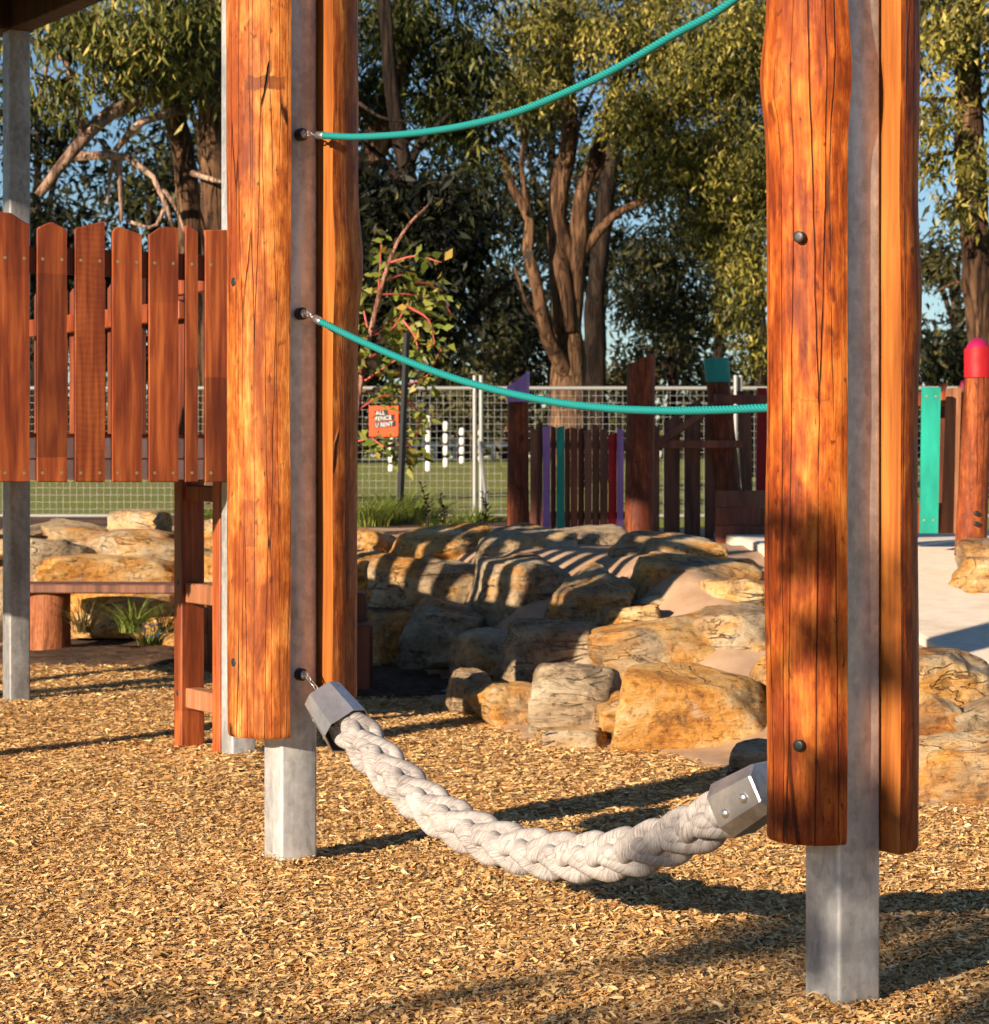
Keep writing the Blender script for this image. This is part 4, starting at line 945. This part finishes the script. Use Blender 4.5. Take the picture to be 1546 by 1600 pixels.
# white banded bollards out on the grass
for i, (px, y0, y1, D, lab) in enumerate(((669, 645, 726, 50, 'tallest white banded pole beyond the fence, left of the three'), (696.5, 655, 726, 54, 'middle white banded pole of the three beyond the fence'),
                               (722, 666, 726, 58, 'right white banded pole of the three beyond the fence'), (611, 680, 728, 50, 'white banded pole behind the tree stake'), (751.5, 668, 726, 60, 'white banded pole behind the fence posts'))):
    g = ground_z(D); top = P(px, y0, D); b = Vector((top.x, D, g-.05)); t_ = thing('banded_pole', lab, 'pole', (b.x, D, g), 'white poles in the park')
    r = 4.2*D/F; H = top.z-g; nseg = 4
    for k in range(nseg):
        za = g+H*(k+.04)/nseg; zb = g+H*(k+.80)/nseg
        v, f, _ = tube([Vector((b.x, D, za)), Vector((b.x, D, za+.04)), Vector((b.x, D, zb-.05)), Vector((b.x, D, zb))], [r*.8, r, r, r*.75], 14); mk('white_band', v, f, M['white'], t_, True)
    v, f = cyl((b.x, D, g-.1), (b.x, D, g+H*.98), r*.55, 10); mk('core', v, f, M['black'], t_, True, sharp=40)
# pale low rail far behind
RL = thing('park_rail', 'pale low rail far across the park behind the white poles', 'rail', (-1, 66, ground_z(66)))
zz = P(0, 694, 66).z
V, Fs = bar((P(640, 0, 66).x, 66, zz), (P(800, 0, 66).x, 66, zz), .13, .1); mk('top_rail', V, Fs, M['white'], RL)
for px in range(650, 800, 30):
    x = P(px, 0, 66).x; V, Fs = bar((x, 66, ground_z(66)-.1), (x, 66, zz), .08, .08, up=(0, 1, 0)); mk('rail_post', V, Fs, M['white'], RL)

# ------------------------------------------------------------------ plants
def blades(c, n, h, spread, wd, seed, lean=.5, base=.06):
    r_ = np.random.default_rng(seed); V = []; Fs = []; T = []
    for i in range(n):
        a = r_.random()*2*math.pi; rb = base*math.sqrt(r_.random()); hh = h*(.45+.6*r_.random()); l = spread*(.2+.8*r_.random())
        p = Vector(c)+Vector((math.cos(a)*rb, math.sin(a)*rb, -.01)); d = Vector((math.cos(a+r_.normal(0, .5)), math.sin(a+r_.normal(0, .5)), 0)); s = Vector((-d.y, d.x, 0)); o = len(V)
        tn = min(1, max(0, r_.normal(.45, .22)))
        for j in range(5):
            f = j/4; q = p+d*l*f*f*(1+lean*f)+UP*hh*(f-.25*f*f*f*(l/h)); ww = wd*(1-f)**.7*.5+.0004
            V += [q-s*ww, q+s*ww]; T += [tn, tn]
        for j in range(4): Fs.append((o+2*j, o+2*j+1, o+2*j+3, o+2*j+2))
    return V, np.array(Fs), T
def tuft(px, py, D, hpx, n, lab, spread=.15, wd=.008, mat='grass', z=None, name='grass_tuft', group='garden grass tufts', base=.06):
    c = P(px, py, D)
    if z is not None: c.z = z
    V, Fs, T = blades(c, n, hpx*D/F, spread, wd, int(px*7+py), base=base)
    return setp(mk(name, V, Fs, M[mat], origin=c, attr={'tint': T}), lab, 'grass', group)
tuft(205, 985, 11.5, 62, 130, 'bright green grass tuft under the bench', .22, .007)
tuft(235, 1005, 11.1, 45, 90, 'lower green tuft with pale flowers beside the ladder', .2, .006)
tuft(130, 985, 11.7, 70, 70, 'brown sedge tuft right of the left bench stump', .2, .005, 'sedge')
tuft(255, 985, 11.7, 62, 60, 'brown sedge tuft behind the ladder foot', .2, .005, 'sedge')
r_ = np.random.default_rng(5); fl = []
for i in range(22):
    c = P(240+r_.normal(0, 12), 975+r_.random()*22, 10.95+r_.random()*.1); v, f, _ = tube([c-UP*.004, c, c+UP*.005], [.003, .008, .003], 6); fl.append((v, f))
V, Fs = join(fl); setp(mk('flowers', V, Fs, M['petal'], origin=P(240, 1005, 11)), 'tiny pale flowers on the tuft beside the ladder', 'flowers', kind='stuff')
gi = 0
GT = [(575, 'grass tuft nearest the left post'), (598, 'grass tuft left of the tree stake'), (612, 'pale grass tuft in front of the tree stake'), (640, 'grass tuft right of the tree stake'),
      (660, 'tall grass tuft midway along the fence'), (690, 'small grass tuft near the fern shoots'), (737, 'grass tuft at the fence brace'), (760, 'grass tuft left of the purple topped post'),
      (330, 'grass tuft seen between ladder and steel post'), (548, 'grass tuft hidden partly by the left post')]
for px, lab in GT:
    D = 15.2+((gi*29) % 13)*.1; c = P(px, 815, D); h = (58, 52, 62, 60, 52, 26, 40, 20, 36, 50)[gi]
    tuft(px, 815, D, h, 190, lab, .24, .008, z=bed_z(c.x, D), base=.14); gi += 1
# dark fern-like shoots
for i, (px, py, top, lab) in enumerate(((668, 812, 757, 'dark curved plant shoot, left of three by the fence'), (690, 812, 775, 'middle dark plant shoot by the fence'), (752, 812, 772, 'dark plant shoot at the foot of the fence brace'))):
    D = 14.7; c = P(px, py, D); c.z = bed_z(c.x, D); t_ = thing('plant_shoot', lab, 'plant', c, 'dark shoots in the bed')
    tp = P(px-10+i*8, top, D); path = spline([c, c.lerp(tp, .5)+Vector((.02, 0, 0)), tp], 12)
    v, f, _ = tube(path, list(np.linspace(.008, .003, 12)), 6); mk('stem', v, f, M['bark_dark'], t_, True)
    r_ = np.random.default_rng(i); LV = []; LF = []; LT = []
    for k in range(26):
        p = path[2+(k % 10)]; a = r_.random()*6.28; d = Vector((math.cos(a), math.sin(a), .5)).normalized()*.055; s = d.cross(UP).normalized()*.011; o = len(LV)
        LV += [p, p+d*.5+s, p+d, p+d*.5-s]; LF.append((o, o+1, o+2, o+3)); LT += [.2*r_.random()]*4
    mk('leaves', LV, np.array(LF), M['leaf_dark_shaded'], t_, attr={'tint': LT})

def leaves(C, ln, wr, n_rng, droop=.7, tint_mu=.45, tint_sd=.2, fold=.15):
    """C: leaf attachment points (N,3); returns folded diamond leaves"""
    N = len(C); d = n_rng.normal(size=(N, 3)); d[:, 2] = d[:, 2]*.6-droop*1.6; d /= np.linalg.norm(d, axis=1)[:, None]
    r = n_rng.normal(size=(N, 3)); s = np.cross(d, r); s /= np.linalg.norm(s, axis=1)[:, None]; nn = np.cross(d, s)
    L = (ln*(.6+.8*n_rng.random(N)))[:, None]; W_ = L*wr*(.8+.4*n_rng.random(N))[:, None]
    bend = L*fold*n_rng.normal(size=(N, 1))
    V = np.stack([C, C+d*L*.45+s*W_*.5+nn*bend, C+d*L, C+d*L*.45-s*W_*.5+nn*bend], 1).reshape(-1, 3)
    Fs = np.arange(N*4).reshape(-1, 4); T = np.repeat(np.clip(n_rng.normal(0, tint_sd, N)+tint_mu, 0, 1), 4)
    return V, Fs, T
def crown_pts(blobs, n_rng, per=26, sig=.22):
    """blobs: (px,py,D,rx px,ry px,rd m,n clusters) -> leaf points gathered in drooping sprays"""
    out = []; cents = []; tn = []
    for (px, py, D, rx, ry, rdm, nc) in blobs:
        u = n_rng.normal(size=(nc, 3)); u /= np.linalg.norm(u, axis=1)[:, None]; u *= (n_rng.random(nc)**.45)[:, None]
        c = np.array(P(px, py, D))+u*np.array([rx*D/F, rdm, ry*D/F]); cents.append(c)
        k = n_rng.poisson(per, nc); idx = np.repeat(np.arange(nc), k)
        g = n_rng.normal(size=(len(idx), 3))*sig*np.array([1, 1, .75]); g[:, 2] -= np.abs(n_rng.normal(0, sig*.8, len(idx)))
        out.append(c[idx]+g); tn.append(n_rng.normal(0, .20, nc)[idx])  # per-cluster tint paints lit and shaded clumps into the crown
    return np.concatenate(out), cents, np.concatenate(tn)
def tree(name, label, base, limbs, blobs, leafmat, barkmat, ln, wr=.28, per=26, sig=.22, droop=.7, seed=1, tint=.45, twigs=True, group=None, cat='tree', tsd=.2, lit_from=None):
    n_rng = np.random.default_rng(seed); t_ = thing(name, label, cat, base, group); parts = []; nodes = []; lit = []
    for li_, (pts, r0, r1) in enumerate(limbs):
        L = sum((Vector(pts[i+1])-Vector(pts[i])).length for i in range(len(pts)-1)); m = max(6, min(40, int(L/.25)))
        sp = spline(pts, m); rr = [r0+(r1-r0)*i/(m-1) for i in range(m)]
        v, f, _ = tube(sp, rr, 12 if r0 > .08 else 7)
        v = [p+(Vector((noise.noise(p*2.3), noise.noise(p*2.3+Vector((9, 0, 0))), 0)))*r0*.18 for p in v]; (lit if lit_from is not None and li_ >= lit_from else parts).append((v, f)); nodes += sp
    C, cents, ctn = crown_pts(blobs, n_rng, per, sig)
    if twigs and nodes:
        nn = np.array([p[:] for p in nodes])
        for c in cents:
            mean = c.mean(0); j = np.argmin(((nn-mean)**2).sum(1)+np.where(nn[:, 2] < 3.2, 99, 0)); a = Vector(nn[j])
            if (Vector(mean)-a).length > 4.5: continue
            b = Vector(mean); mid = (a+b)/2+Vector((0, 0, .12*(b-a).length))
            v, f, _ = tube(spline([a, mid, b], 10), list(np.linspace(.045, .02, 10)), 5); parts.append((v, f))
            for q in c[::max(1, len(c)//24)]:
                q = Vector(q); mm = b.lerp(q, .5)+Vector((n_rng.normal(0, .1), n_rng.normal(0, .1), .1*(q-b).length))
                v, f, _ = tube(spline([b.lerp(mid, n_rng.random()*.6), mm, q], 7), list(np.linspace(.018, .006, 7)), 4, cap=False); parts.append((v, f))
    if parts:
        V, Fs = join(parts); mk('trunk', V, Fs, M[barkmat], t_, True)
    if lit:
        V, Fs = join(lit); o_ = mk('limbs', V, Fs, M['bark_lit'], t_, True); o_['label'] = 'pale pinkish bare limbs'
    V, Fs, T = leaves(C, ln, wr, n_rng, droop, tint+ctn, tsd*.7); mk('crown', V, Fs, M[leafmat], t_, attr={'tint': T})
    return t_
def pl(D, *pp): return [P(x, y, D+(dd[0] if (dd := rest) else 0)) for x, y, *rest in pp]
# sapling with red twigs
D = 16.0
sb = P(548, 812, D); sb.z = bed_z(sb.x, D)
SPL = thing('sapling', 'young gum sapling with red twigs and broad leaves by the left post', 'tree', sb)
st = spline([sb, P(556, 650, D), P(575, 540, D), P(596, 450, D), P(616, 390, D), P(640, 350, D), P(670, 320, D)], 40)
v, f, _ = tube(st, list(np.linspace(.025, .008, 40)), 10); mk('trunk', v, f, M['stem_pink'], SPL, True)
r_ = np.random.default_rng(4); tw = []; LP_ = []
TWG = [((566, 590), (560, 560), (552, 530)), ((578, 530), (566, 470), (560, 420)), ((590, 480), (594, 420), (596, 375)), ((583, 520), (620, 495), (660, 480)), ((580, 525), (620, 510), (650, 505)), ((585, 540), (615, 512), (640, 470)),
       ((570, 595), (600, 575), (630, 555)), ((575, 560), (610, 545), (665, 560)), ((566, 615), (600, 605), (640, 600)), ((560, 640), (600, 618), (640, 625)), ((556, 690), (580, 686), (600, 698)),
       ((640, 625), (655, 650), (648, 690)), ((640, 480), (670, 500), (680, 540)), ((630, 500), (650, 530), (655, 575)), ((650, 440), (680, 450), (705, 490)), ((600, 440), (630, 430), (660, 445)), ((610, 410), (650, 400), (690, 410)), ((596, 460), (640, 460), (690, 470)), ((600, 698), (625, 700), (616, 722)), ((636, 690), (645, 705), (630, 725)), ((640, 600), (665, 590), (690, 545)), ((575, 545), (560, 520), (552, 490))]
for a, b, c in TWG:
    dd = r_.normal(0, .15); pp = spline([P(*a, D), P(*b, D+dd), P(*c, D+dd*2)], 12); v, f, _ = tube(pp, list(np.linspace(.009, .004, 12)), 5, cap=False); tw.append((v, f))
    for p in pp[3:]:
        for k in range(3): LP_.append(np.array(p)+r_.normal(0, .035, 3))
V, Fs = join(tw); mk('twigs', V, Fs, M['twig_red'], SPL, True)
V, Fs, T = leaves(np.array(LP_), .085, .48, r_, .35, .62, .22, .2); mk('crown', V, Fs, M['leaf_sapling'], SPL, attr={'tint': T})
stk = P(624, 812, 15.8); stk.z = bed_z(stk.x, 15.8); tp = P(636, 520, 15.8)
v, f, _ = tube([stk-UP*.05, stk.lerp(tp, .5), tp], [.024, .024, .022], 4); setp(mk('tree_stake', v, f, M['black'], origin=stk), 'dark square timber stake supporting the sapling', 'stake')
# ------------------------------------------------------------------ trees
def gb(px, D): return Vector(((px-CX)*D/F, D, ground_z(D)-.1))
# bare-limbed gum behind the tower
D = 27.0
tree('gum_tree', 'gum tree with pale bare lower limbs behind the play tower', gb(335, D), [
  ([gb(345, D), P(342, 500, D), P(338, 330, D), P(330, 200, D), P(325, 60, D), P(345, -150, D)], .22, .13),
  ([gb(300, D+.8), P(300, 450, D+.8), P(290, 260, D+.8), P(262, 130, D+.8), P(250, -60, D+.8)], .18, .10),
  ([P(335, 330, D), P(330, 180, D), P(310, 120, D+.5), P(290, 40, D+.6)], .10, .05),
  ([P(60, 305, D-1), P(110, 240, D-1), P(150, 195, D-.8), P(190, 165, D-.5), P(250, 145, D)], 0.056, 0.106),
  ([P(130, 205, D-.9), P(120, 165, D-1), P(107, 130, D-1), P(108, 100, D-1), P(80, 82, D-1)], 0.056, 0.025),
  ([P(110, 142, D-1), P(80, 150, D-1), P(52, 165, D-1)], 0.035, 0.022),
  ([P(60, 160, D-1), P(72, 110, D-1), P(78, 80, D-1)], 0.027, 0.015),
  ([P(180, 235, D-.6), P(215, 195, D-.6), P(250, 180, D-.4), P(290, 170, D)], 0.037, 0.062),
  ([P(115, 245, D-.6), P(150, 243, D-.6), P(185, 240, D-.5), P(220, 258, D-.5), P(250, 290, D-.5), P(262, 330, D-.5), P(275, 370, D-.5)], 0.056, 0.022),
  ([P(256, 296, D-.5), P(275, 325, D-.5), P(290, 365, D-.5)], 0.025, 0.015),
  ([P(185, 240, D-.5), P(188, 290, D-.5), P(190, 345, D-.5)], 0.035, 0.022), ([P(178, 240, D-.5), P(172, 280, D-.5), P(167, 318, D-.5)], 0.027, 0.015),
  ([P(350, 74, D-.5), P(325, 72, D-.5), P(300, 85, D-.5)], 0.062, 0.037), ([P(358, 30, D-.5), P(330, 55, D-.5), P(285, 68, D-.5)], 0.037, 0.025), ([P(318, 48, D-.5), P(330, 20, D-.5), P(338, -5, D-.5)], 0.037, 0.025),
  ([P(258, 322, D-.4), P(240, 355, D-.4), P(200, 345, D-.4)], 0.027, 0.020),
  ([P(300, 270, D-.2), P(330, 280, D-.4), P(350, 285, D-.4)], 0.037, 0.025)],
  [(120, 40, D-1, 90, 50, 1.2, 62), (230, 60, D-1, 80, 55, 1.2, 60), (180, 110, D-.5, 60, 30, 1.0, 16), (300, 20, D-1.2, 70, 45, 1.0, 55), (90, 130, D-1.2, 50, 30, .8, 14), (290, 130, D+.5, 50, 30, 1, 12),
   (-60, 60, D, 90, 80, 1.4, 60), (250, -80, D, 200, 70, 2, 120), (330, 110, D, 40, 40, .8, 16)],
  'leaf_gum', 'bark_brown', .15, .2, 30, .14, 1.1, 11, .60, lit_from=3)
# shaded tree between the posts
D = 24.0
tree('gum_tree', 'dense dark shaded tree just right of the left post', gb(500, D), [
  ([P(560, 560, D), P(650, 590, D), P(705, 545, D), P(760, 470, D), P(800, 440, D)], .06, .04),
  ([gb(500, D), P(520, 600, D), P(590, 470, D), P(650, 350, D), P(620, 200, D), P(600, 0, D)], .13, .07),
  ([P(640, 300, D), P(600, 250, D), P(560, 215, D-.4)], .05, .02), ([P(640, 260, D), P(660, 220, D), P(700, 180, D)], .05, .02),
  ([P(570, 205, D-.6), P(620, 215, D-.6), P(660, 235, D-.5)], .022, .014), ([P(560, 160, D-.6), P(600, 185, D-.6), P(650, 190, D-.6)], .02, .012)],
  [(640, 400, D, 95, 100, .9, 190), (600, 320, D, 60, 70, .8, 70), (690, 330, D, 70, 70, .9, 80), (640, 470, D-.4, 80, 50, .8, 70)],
  'leaf_dark_shaded', 'bark_dark', .15, .30, 30, .18, .7, 12, .4)
D = 30.0
tree('gum_tree', 'tall dark crowned tree above the shaded one', gb(505, D), [
  ([gb(505, D), P(530, 400, D), P(600, 200, D), P(630, 60, D), P(620, -100, D)], .2, .12), ([P(612, 120, D), P(640, 80, D), P(680, 40, D)], .07, .03), ([P(600, 230, D), P(570, 180, D), P(575, 120, D)], .06, .03)],
  [(620, 40, D, 90, 60, 1.5, 110), (720, 90, D, 60, 70, 1.2, 90), (590, 130, D, 60, 50, 1.2, 50), (660, -60, D, 160, 70, 2, 120), (690, 170, D, 60, 50, 1, 60), (745, 230, D, 40, 60, 1, 30)],
  'leaf_gum', 'bark_brown', .16, .2, 26, .17, .9, 13, .28)
# the big sunlit tree
D = 38.0
tree('gum_tree', 'big sunlit gum with forked brown trunk in the middle', gb(890, D), [
  ([gb(893, D), P(888, 620, D), P(890, 540, D), P(886, 470, D), P(880, 400, D), P(872, 330, D)], .32, .15),
  ([P(886, 520, D-.1), P(876, 430, D-.1), P(872, 370, D), P(874, 300, D), P(890, 220, D), P(885, 120, D), P(890, 0, D), P(900, -200, D)], .21, .10),
  ([P(892, 530, D), P(898, 440, D), P(905, 370, D), P(910, 310, D), P(930, 250, D), P(960, 150, D), P(985, 0, D)], .19, .08),
  ([P(896, 460, D), P(905, 410, D), P(922, 380, D), P(955, 340, D), P(985, 322, D), P(1030, 305, D)], .11, .05),
  ([P(893, 620, D+.05), P(880, 572, D-.2), P(856, 530, D-.45), P(845, 480, D-.6), P(835, 430, D-.6), P(825, 390, D-.6), P(828, 345, D-.6), P(800, 290, D-.6), P(780, 230, D-.6)], .15, .06),
  ([P(848, 500, D-.5), P(825, 478, D-.6), P(805, 418, D-.6)], .05, .02), ([P(828, 340, D-.6), P(815, 260, D-.6), P(820, 215, D-.6)], .05, .03),
  ([P(880, 460, D), P(870, 420, D), P(872, 380, D)], .12, .08), ([P(910, 300, D), P(935, 270, D), P(945, 240, D)], .09, .04)],
  [(850, 50, D-1.5, 100, 60, 2, 105), (1000, 50, D-2, 120, 75, 2.2, 150), (1110, 120, D-3, 110, 90, 2.2, 190), (1000, 170, D-2.5, 70, 50, 1.6, 80), (820, 140, D-1.5, 70, 40, 1.4, 50), (1060, 240, D-3.5, 90, 60, 1.6, 150), (1150, 270, D-4, 70, 80, 1.5, 140),
   (1160, 400, D-4.5, 45, 70, 1.0, 60), (1120, 340, D-4, 50, 40, 1.0, 45), (1150, 480, D-4.5, 30, 45, .8, 22), (1180, 530, D-4.5, 25, 30, .6, 14), (1180, 40, D-3, 80, 80, 1.8, 120), (980, -60, D, 320, 60, 3, 220),  (1280, 200, D-3, 90, 160, 1.6, 160)],
  'leaf_olive', 'bark_brown', .115, .28, 48, .15, .85, 14, .54)
D = 42.0
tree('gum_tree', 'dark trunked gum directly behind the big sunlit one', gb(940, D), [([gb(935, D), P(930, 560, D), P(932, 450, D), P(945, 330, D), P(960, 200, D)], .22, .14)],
  [(820, 330, D+4, 110, 70, 2, 90), (960, 260, D+2, 80, 60, 2, 60)], 'leaf_dark_shaded', 'bark_dark', .2, .28, 26, .25, .7, 15, .5)
# right hand tree
D = 30.0
tree('gum_tree', 'gum with thick brown trunk at the right picture edge', gb(1540, D), [
  ([gb(1545, D), P(1538, 560, D), P(1530, 440, D), P(1522, 330, D), P(1515, 220, D), P(1512, 100, D), P(1520, -60, D)], .23, .17),
  ([P(1520, 165, D), P(1490, 155, D), P(1440, 155, D), P(1400, 150, D)], .05, .02), ([P(1525, 385, D), P(1515, 360, D), P(1505, 345, D)], .05, .03),
  ([P(1530, 460, D), P(1500, 440, D), P(1465, 455, D)], .03, .015)],
  [(1470, 50, D-1, 60, 60, 1.2, 45), (1540, 40, D-1.2, 40, 60, 1, 22), (1460, 175, D-1, 35, 35, .8, 16), (1530, 240, D-1, 22, 40, .5, 12), (1500, 330, D-1, 25, 30, .6, 10), (1460, -40, D, 120, 60, 1.5, 70), (1590, 150, D, 70, 120, 1, 50), (1455, 250, D, 25, 25, .6, 10)],
  'leaf_olive', 'bark_brown', .14, .28, 28, .14, .75, 16, .6)
# hanging dark tree at the right of the big gum
D = 46.0
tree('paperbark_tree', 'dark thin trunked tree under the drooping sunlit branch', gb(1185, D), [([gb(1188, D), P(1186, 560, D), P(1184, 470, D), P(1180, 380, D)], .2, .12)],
  [(1060, 380, D+6, 90, 60, 2, 90), (1010, 440, D+6, 60, 60, 2, 70), (1090, 470, D+6, 80, 40, 2, 46)], 'leaf_dark_shaded', 'bark_dark', .22, .28, 26, .28, .7, 17, .55)
# the wood behind: trees standing one by one
FAR = [(40, 420, 58, 150, 130, 'leaf_dark_shaded', .55, 'round dark tree behind the far left steel post'), (190, 470, 62, 140, 120, 'leaf_dark_shaded', .45, 'dark tree behind the red pickets'),
       (230, 250, 64, 150, 110, 'leaf_dark_shaded', .7, 'loose tree seen through the bare limbs'), (420, 480, 60, 130, 180, 'leaf_dark_shaded', .4, 'dark tree behind the left post'), (560, 560, 66, 90, 90, 'leaf_far', .5, 'brown green shrub behind the sapling'),
       (720, 570, 64, 90, 70, 'leaf_far', .6, 'brown olive shrub between the rope and the fence'), (790, 470, 70, 100, 130, 'leaf_dark_shaded', .4, 'dark tree behind the forked limb'), (800, 600, 75, 90, 60, 'leaf_far', .65, 'low brown scrub behind the big trunk'),
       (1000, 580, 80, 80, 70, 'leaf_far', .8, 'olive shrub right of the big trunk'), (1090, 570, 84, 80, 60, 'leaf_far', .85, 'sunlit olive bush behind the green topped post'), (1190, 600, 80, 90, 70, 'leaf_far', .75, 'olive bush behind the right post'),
       (1040, 500, 78, 90, 46, 'leaf_dark_shaded', .75, 'dark spreading crown above the olive bushes'), (1290, 480, 70, 110, 150, 'leaf_dark_shaded', .5, 'tree hidden behind the right post'), (1460, 540, 66, 80, 60, 'leaf_dark_shaded', .6, 'dark tree between right post and right trunk'),
       (1560, 520, 68, 90, 110, 'leaf_dark_shaded', .5, 'dark tree at the right edge'), (1480, 400, 74, 60, 60, 'leaf_far', .45, 'thin pale twigged tree behind the right trunk'), (700, 300, 72, 120, 120, 'leaf_dark_shaded', .5, 'dark tree behind the upper rope'), (930, 380, 80, 90, 80, 'leaf_dark_shaded', .45, 'dark tree behind the trunk fork'),
       (520, 250, 70, 120, 150, 'leaf_dark_shaded', .45, 'dark tree right behind the left post'), (1130, 230, 72, 140, 110, 'leaf_dark_shaded', .5, 'dark tree behind the drooping sunlit foliage'), (860, 180, 74, 140, 150, 'leaf_dark_shaded', .5, 'dark tree behind the sunlit crown'), (330, 90, 70, 150, 110, 'leaf_dark_shaded', .5, 'dark tree behind the pale limbs'), (60, 200, 66, 130, 90, 'leaf_dark_shaded', .55, 'dark tree at the far left')]
for i, (px, py, D, rx, ry, lm, tn, lab) in enumerate(FAR):
    x0 = px+((i*53) % 40)-20; r_ = np.random.default_rng(100+i); bl_ = []
    for k in range(5):
        a = r_.random()*6.28; q = r_.random()**.5*.6; bl_.append((px+rx*q*math.cos(a), py+ry*q*math.sin(a), D+r_.normal(0, 1), rx*.6, ry*.55, 2.0, int(rx*ry/75/5*(1.2 if py > 300 else .55))))
    tree('background_tree', lab, gb(x0, D), [([gb(x0, D), P(x0+8, (py+700)/2, D), P(px, py, D)], .22, .1), ([P(x0+6, (py+690)/2, D), P(px+rx*.3, py+ry*.2, D), P(px+rx*.5, py-ry*.3, D)], .1, .05), ([P(x0+6, (py+690)/2, D), P(px-rx*.3, py+ry*.2, D), P(px-rx*.5, py-ry*.3, D)], .1, .05)],
         bl_, lm, 'bark_dark' if lm == 'leaf_dark_shaded' else 'bark_brown', .30, .32, 20, .36, .6, 200+i, tn, twigs=False, group='wood behind the park')
# low scrub line that closes the park far behind
rg = np.random.default_rng(77); pts = []
for k in range(900):
    px = rg.random()*2200-300; D = 95+rg.random()*15; h = 60+50*noise.noise((px*.006, 3, 0)); c = np.array(P(px, 700-rg.random()*h, D)); pts.append(c+rg.normal(size=(34, 3))*.55)
V, Fs, T = leaves(np.concatenate(pts), .5, .4, rg, .3, .45, .22)
setp(mk('scrub', V, Fs, M['leaf_far'], attr={'tint': T}), 'hazy line of far scrub closing the park', 'scrub', kind='stuff')
# shade tree out of frame behind the camera to the left: its low branch dapples the near ground and the right post
def sunward(p, L): return Vector(p)-SAZ*L+UP*L*math.tan(SUN_EL)
bl2 = []; lm2 = []
tb = Vector((-6.0, -11.0, -.1)); top = tb+UP*6
lm2.append(([tb, tb+UP*2+Vector((.2, .1, 0)), tb+UP*4+Vector((.1, .3, 0)), top], .22, .12))
def spray(target, L, rx, rz, n):
    c = sunward(target, L); bl2.append((c, rx, rz, n)); lm2.append(([tb+UP*(c.z*.8)+Vector((.1, .2, 0)), tb.lerp(c, .5)+UP*(c.z*.45+.6), c], .03, .008)); return c
for sx_, sz_, sn_ in ((.56, .88, 1), (.62, .80, 1), (.57, .70, 1), (.64, .64, 1)): spray((sx_, 4.15, sz_), 6.5, .05, .02, sn_)
spray((.57, 4.15, .46), 6.5, .03, .01, 1)
for gx, gy, n, rx in ((-.05, 4.5, 0, .3), (.35, 4.5, 1, .3), (.1, 4.1, 1, .4), (-.25, 4.0, 0, .3), (.3, 4.2, 1, .35), (.85, 5.05, 5, .2), (1.1, 4.9, 6, .22), (1.2, 4.6, 5, .2)): spray((gx, gy, 0), 7.5+gy*.2, rx, .10, n+2)
n_rng = np.random.default_rng(31); ST = thing('shade_tree', 'gum tree standing out of the picture, throwing dappled shade on the chips', 'tree', tb); parts = []
for p, r0, r1 in lm2:
    sp = spline(p, 24); v, f, _ = tube(sp, list(np.linspace(r0, r1, 24)), 8); parts.append((v, f))
V, Fs = join(parts); mk('trunk', V, Fs, M['bark_brown'], ST, True)
C = []
for c, rx, rz, n in bl2:
    u = n_rng.normal(size=(n, 3))*np.array([rx, rx, rz])*.6; k = np.repeat(np.arange(n), 22); C.append(np.array(c)+u[k]+n_rng.normal(size=(len(k), 3))*.034)
V, Fs, T = leaves(np.concatenate(C), .11, .3, n_rng, .5); mk('crown', V, Fs, M['leaf_olive'], ST, attr={'tint': T})

# added unseen tree at the left: keeps the fort behind the rocks in shade
tb2 = sunward((.95, 13.5, 1.15), 15.0); c2 = Vector(tb2); tb2.z = -.1
S2 = thing('shade_tree', 'unseen tree added at the left to shade the fort', 'tree', tb2)
v, f, _ = tube(spline([tb2, tb2+UP*1.5, tb2+UP*3, c2], 16), list(np.linspace(.16, .08, 16)), 10); mk('trunk', v, f, M['bark_dark'], S2, True)
u = n_rng.normal(size=(9000, 3)); u /= np.linalg.norm(u, axis=1)[:, None]; u *= (n_rng.random(9000)**.4)[:, None]
V, Fs, T = leaves(np.array(c2)+u*np.array([1.15, 1.15, .5]), .20, .4, n_rng, .4); mk('crown', V, Fs, M['leaf_dark_shaded'], S2, attr={'tint': T})
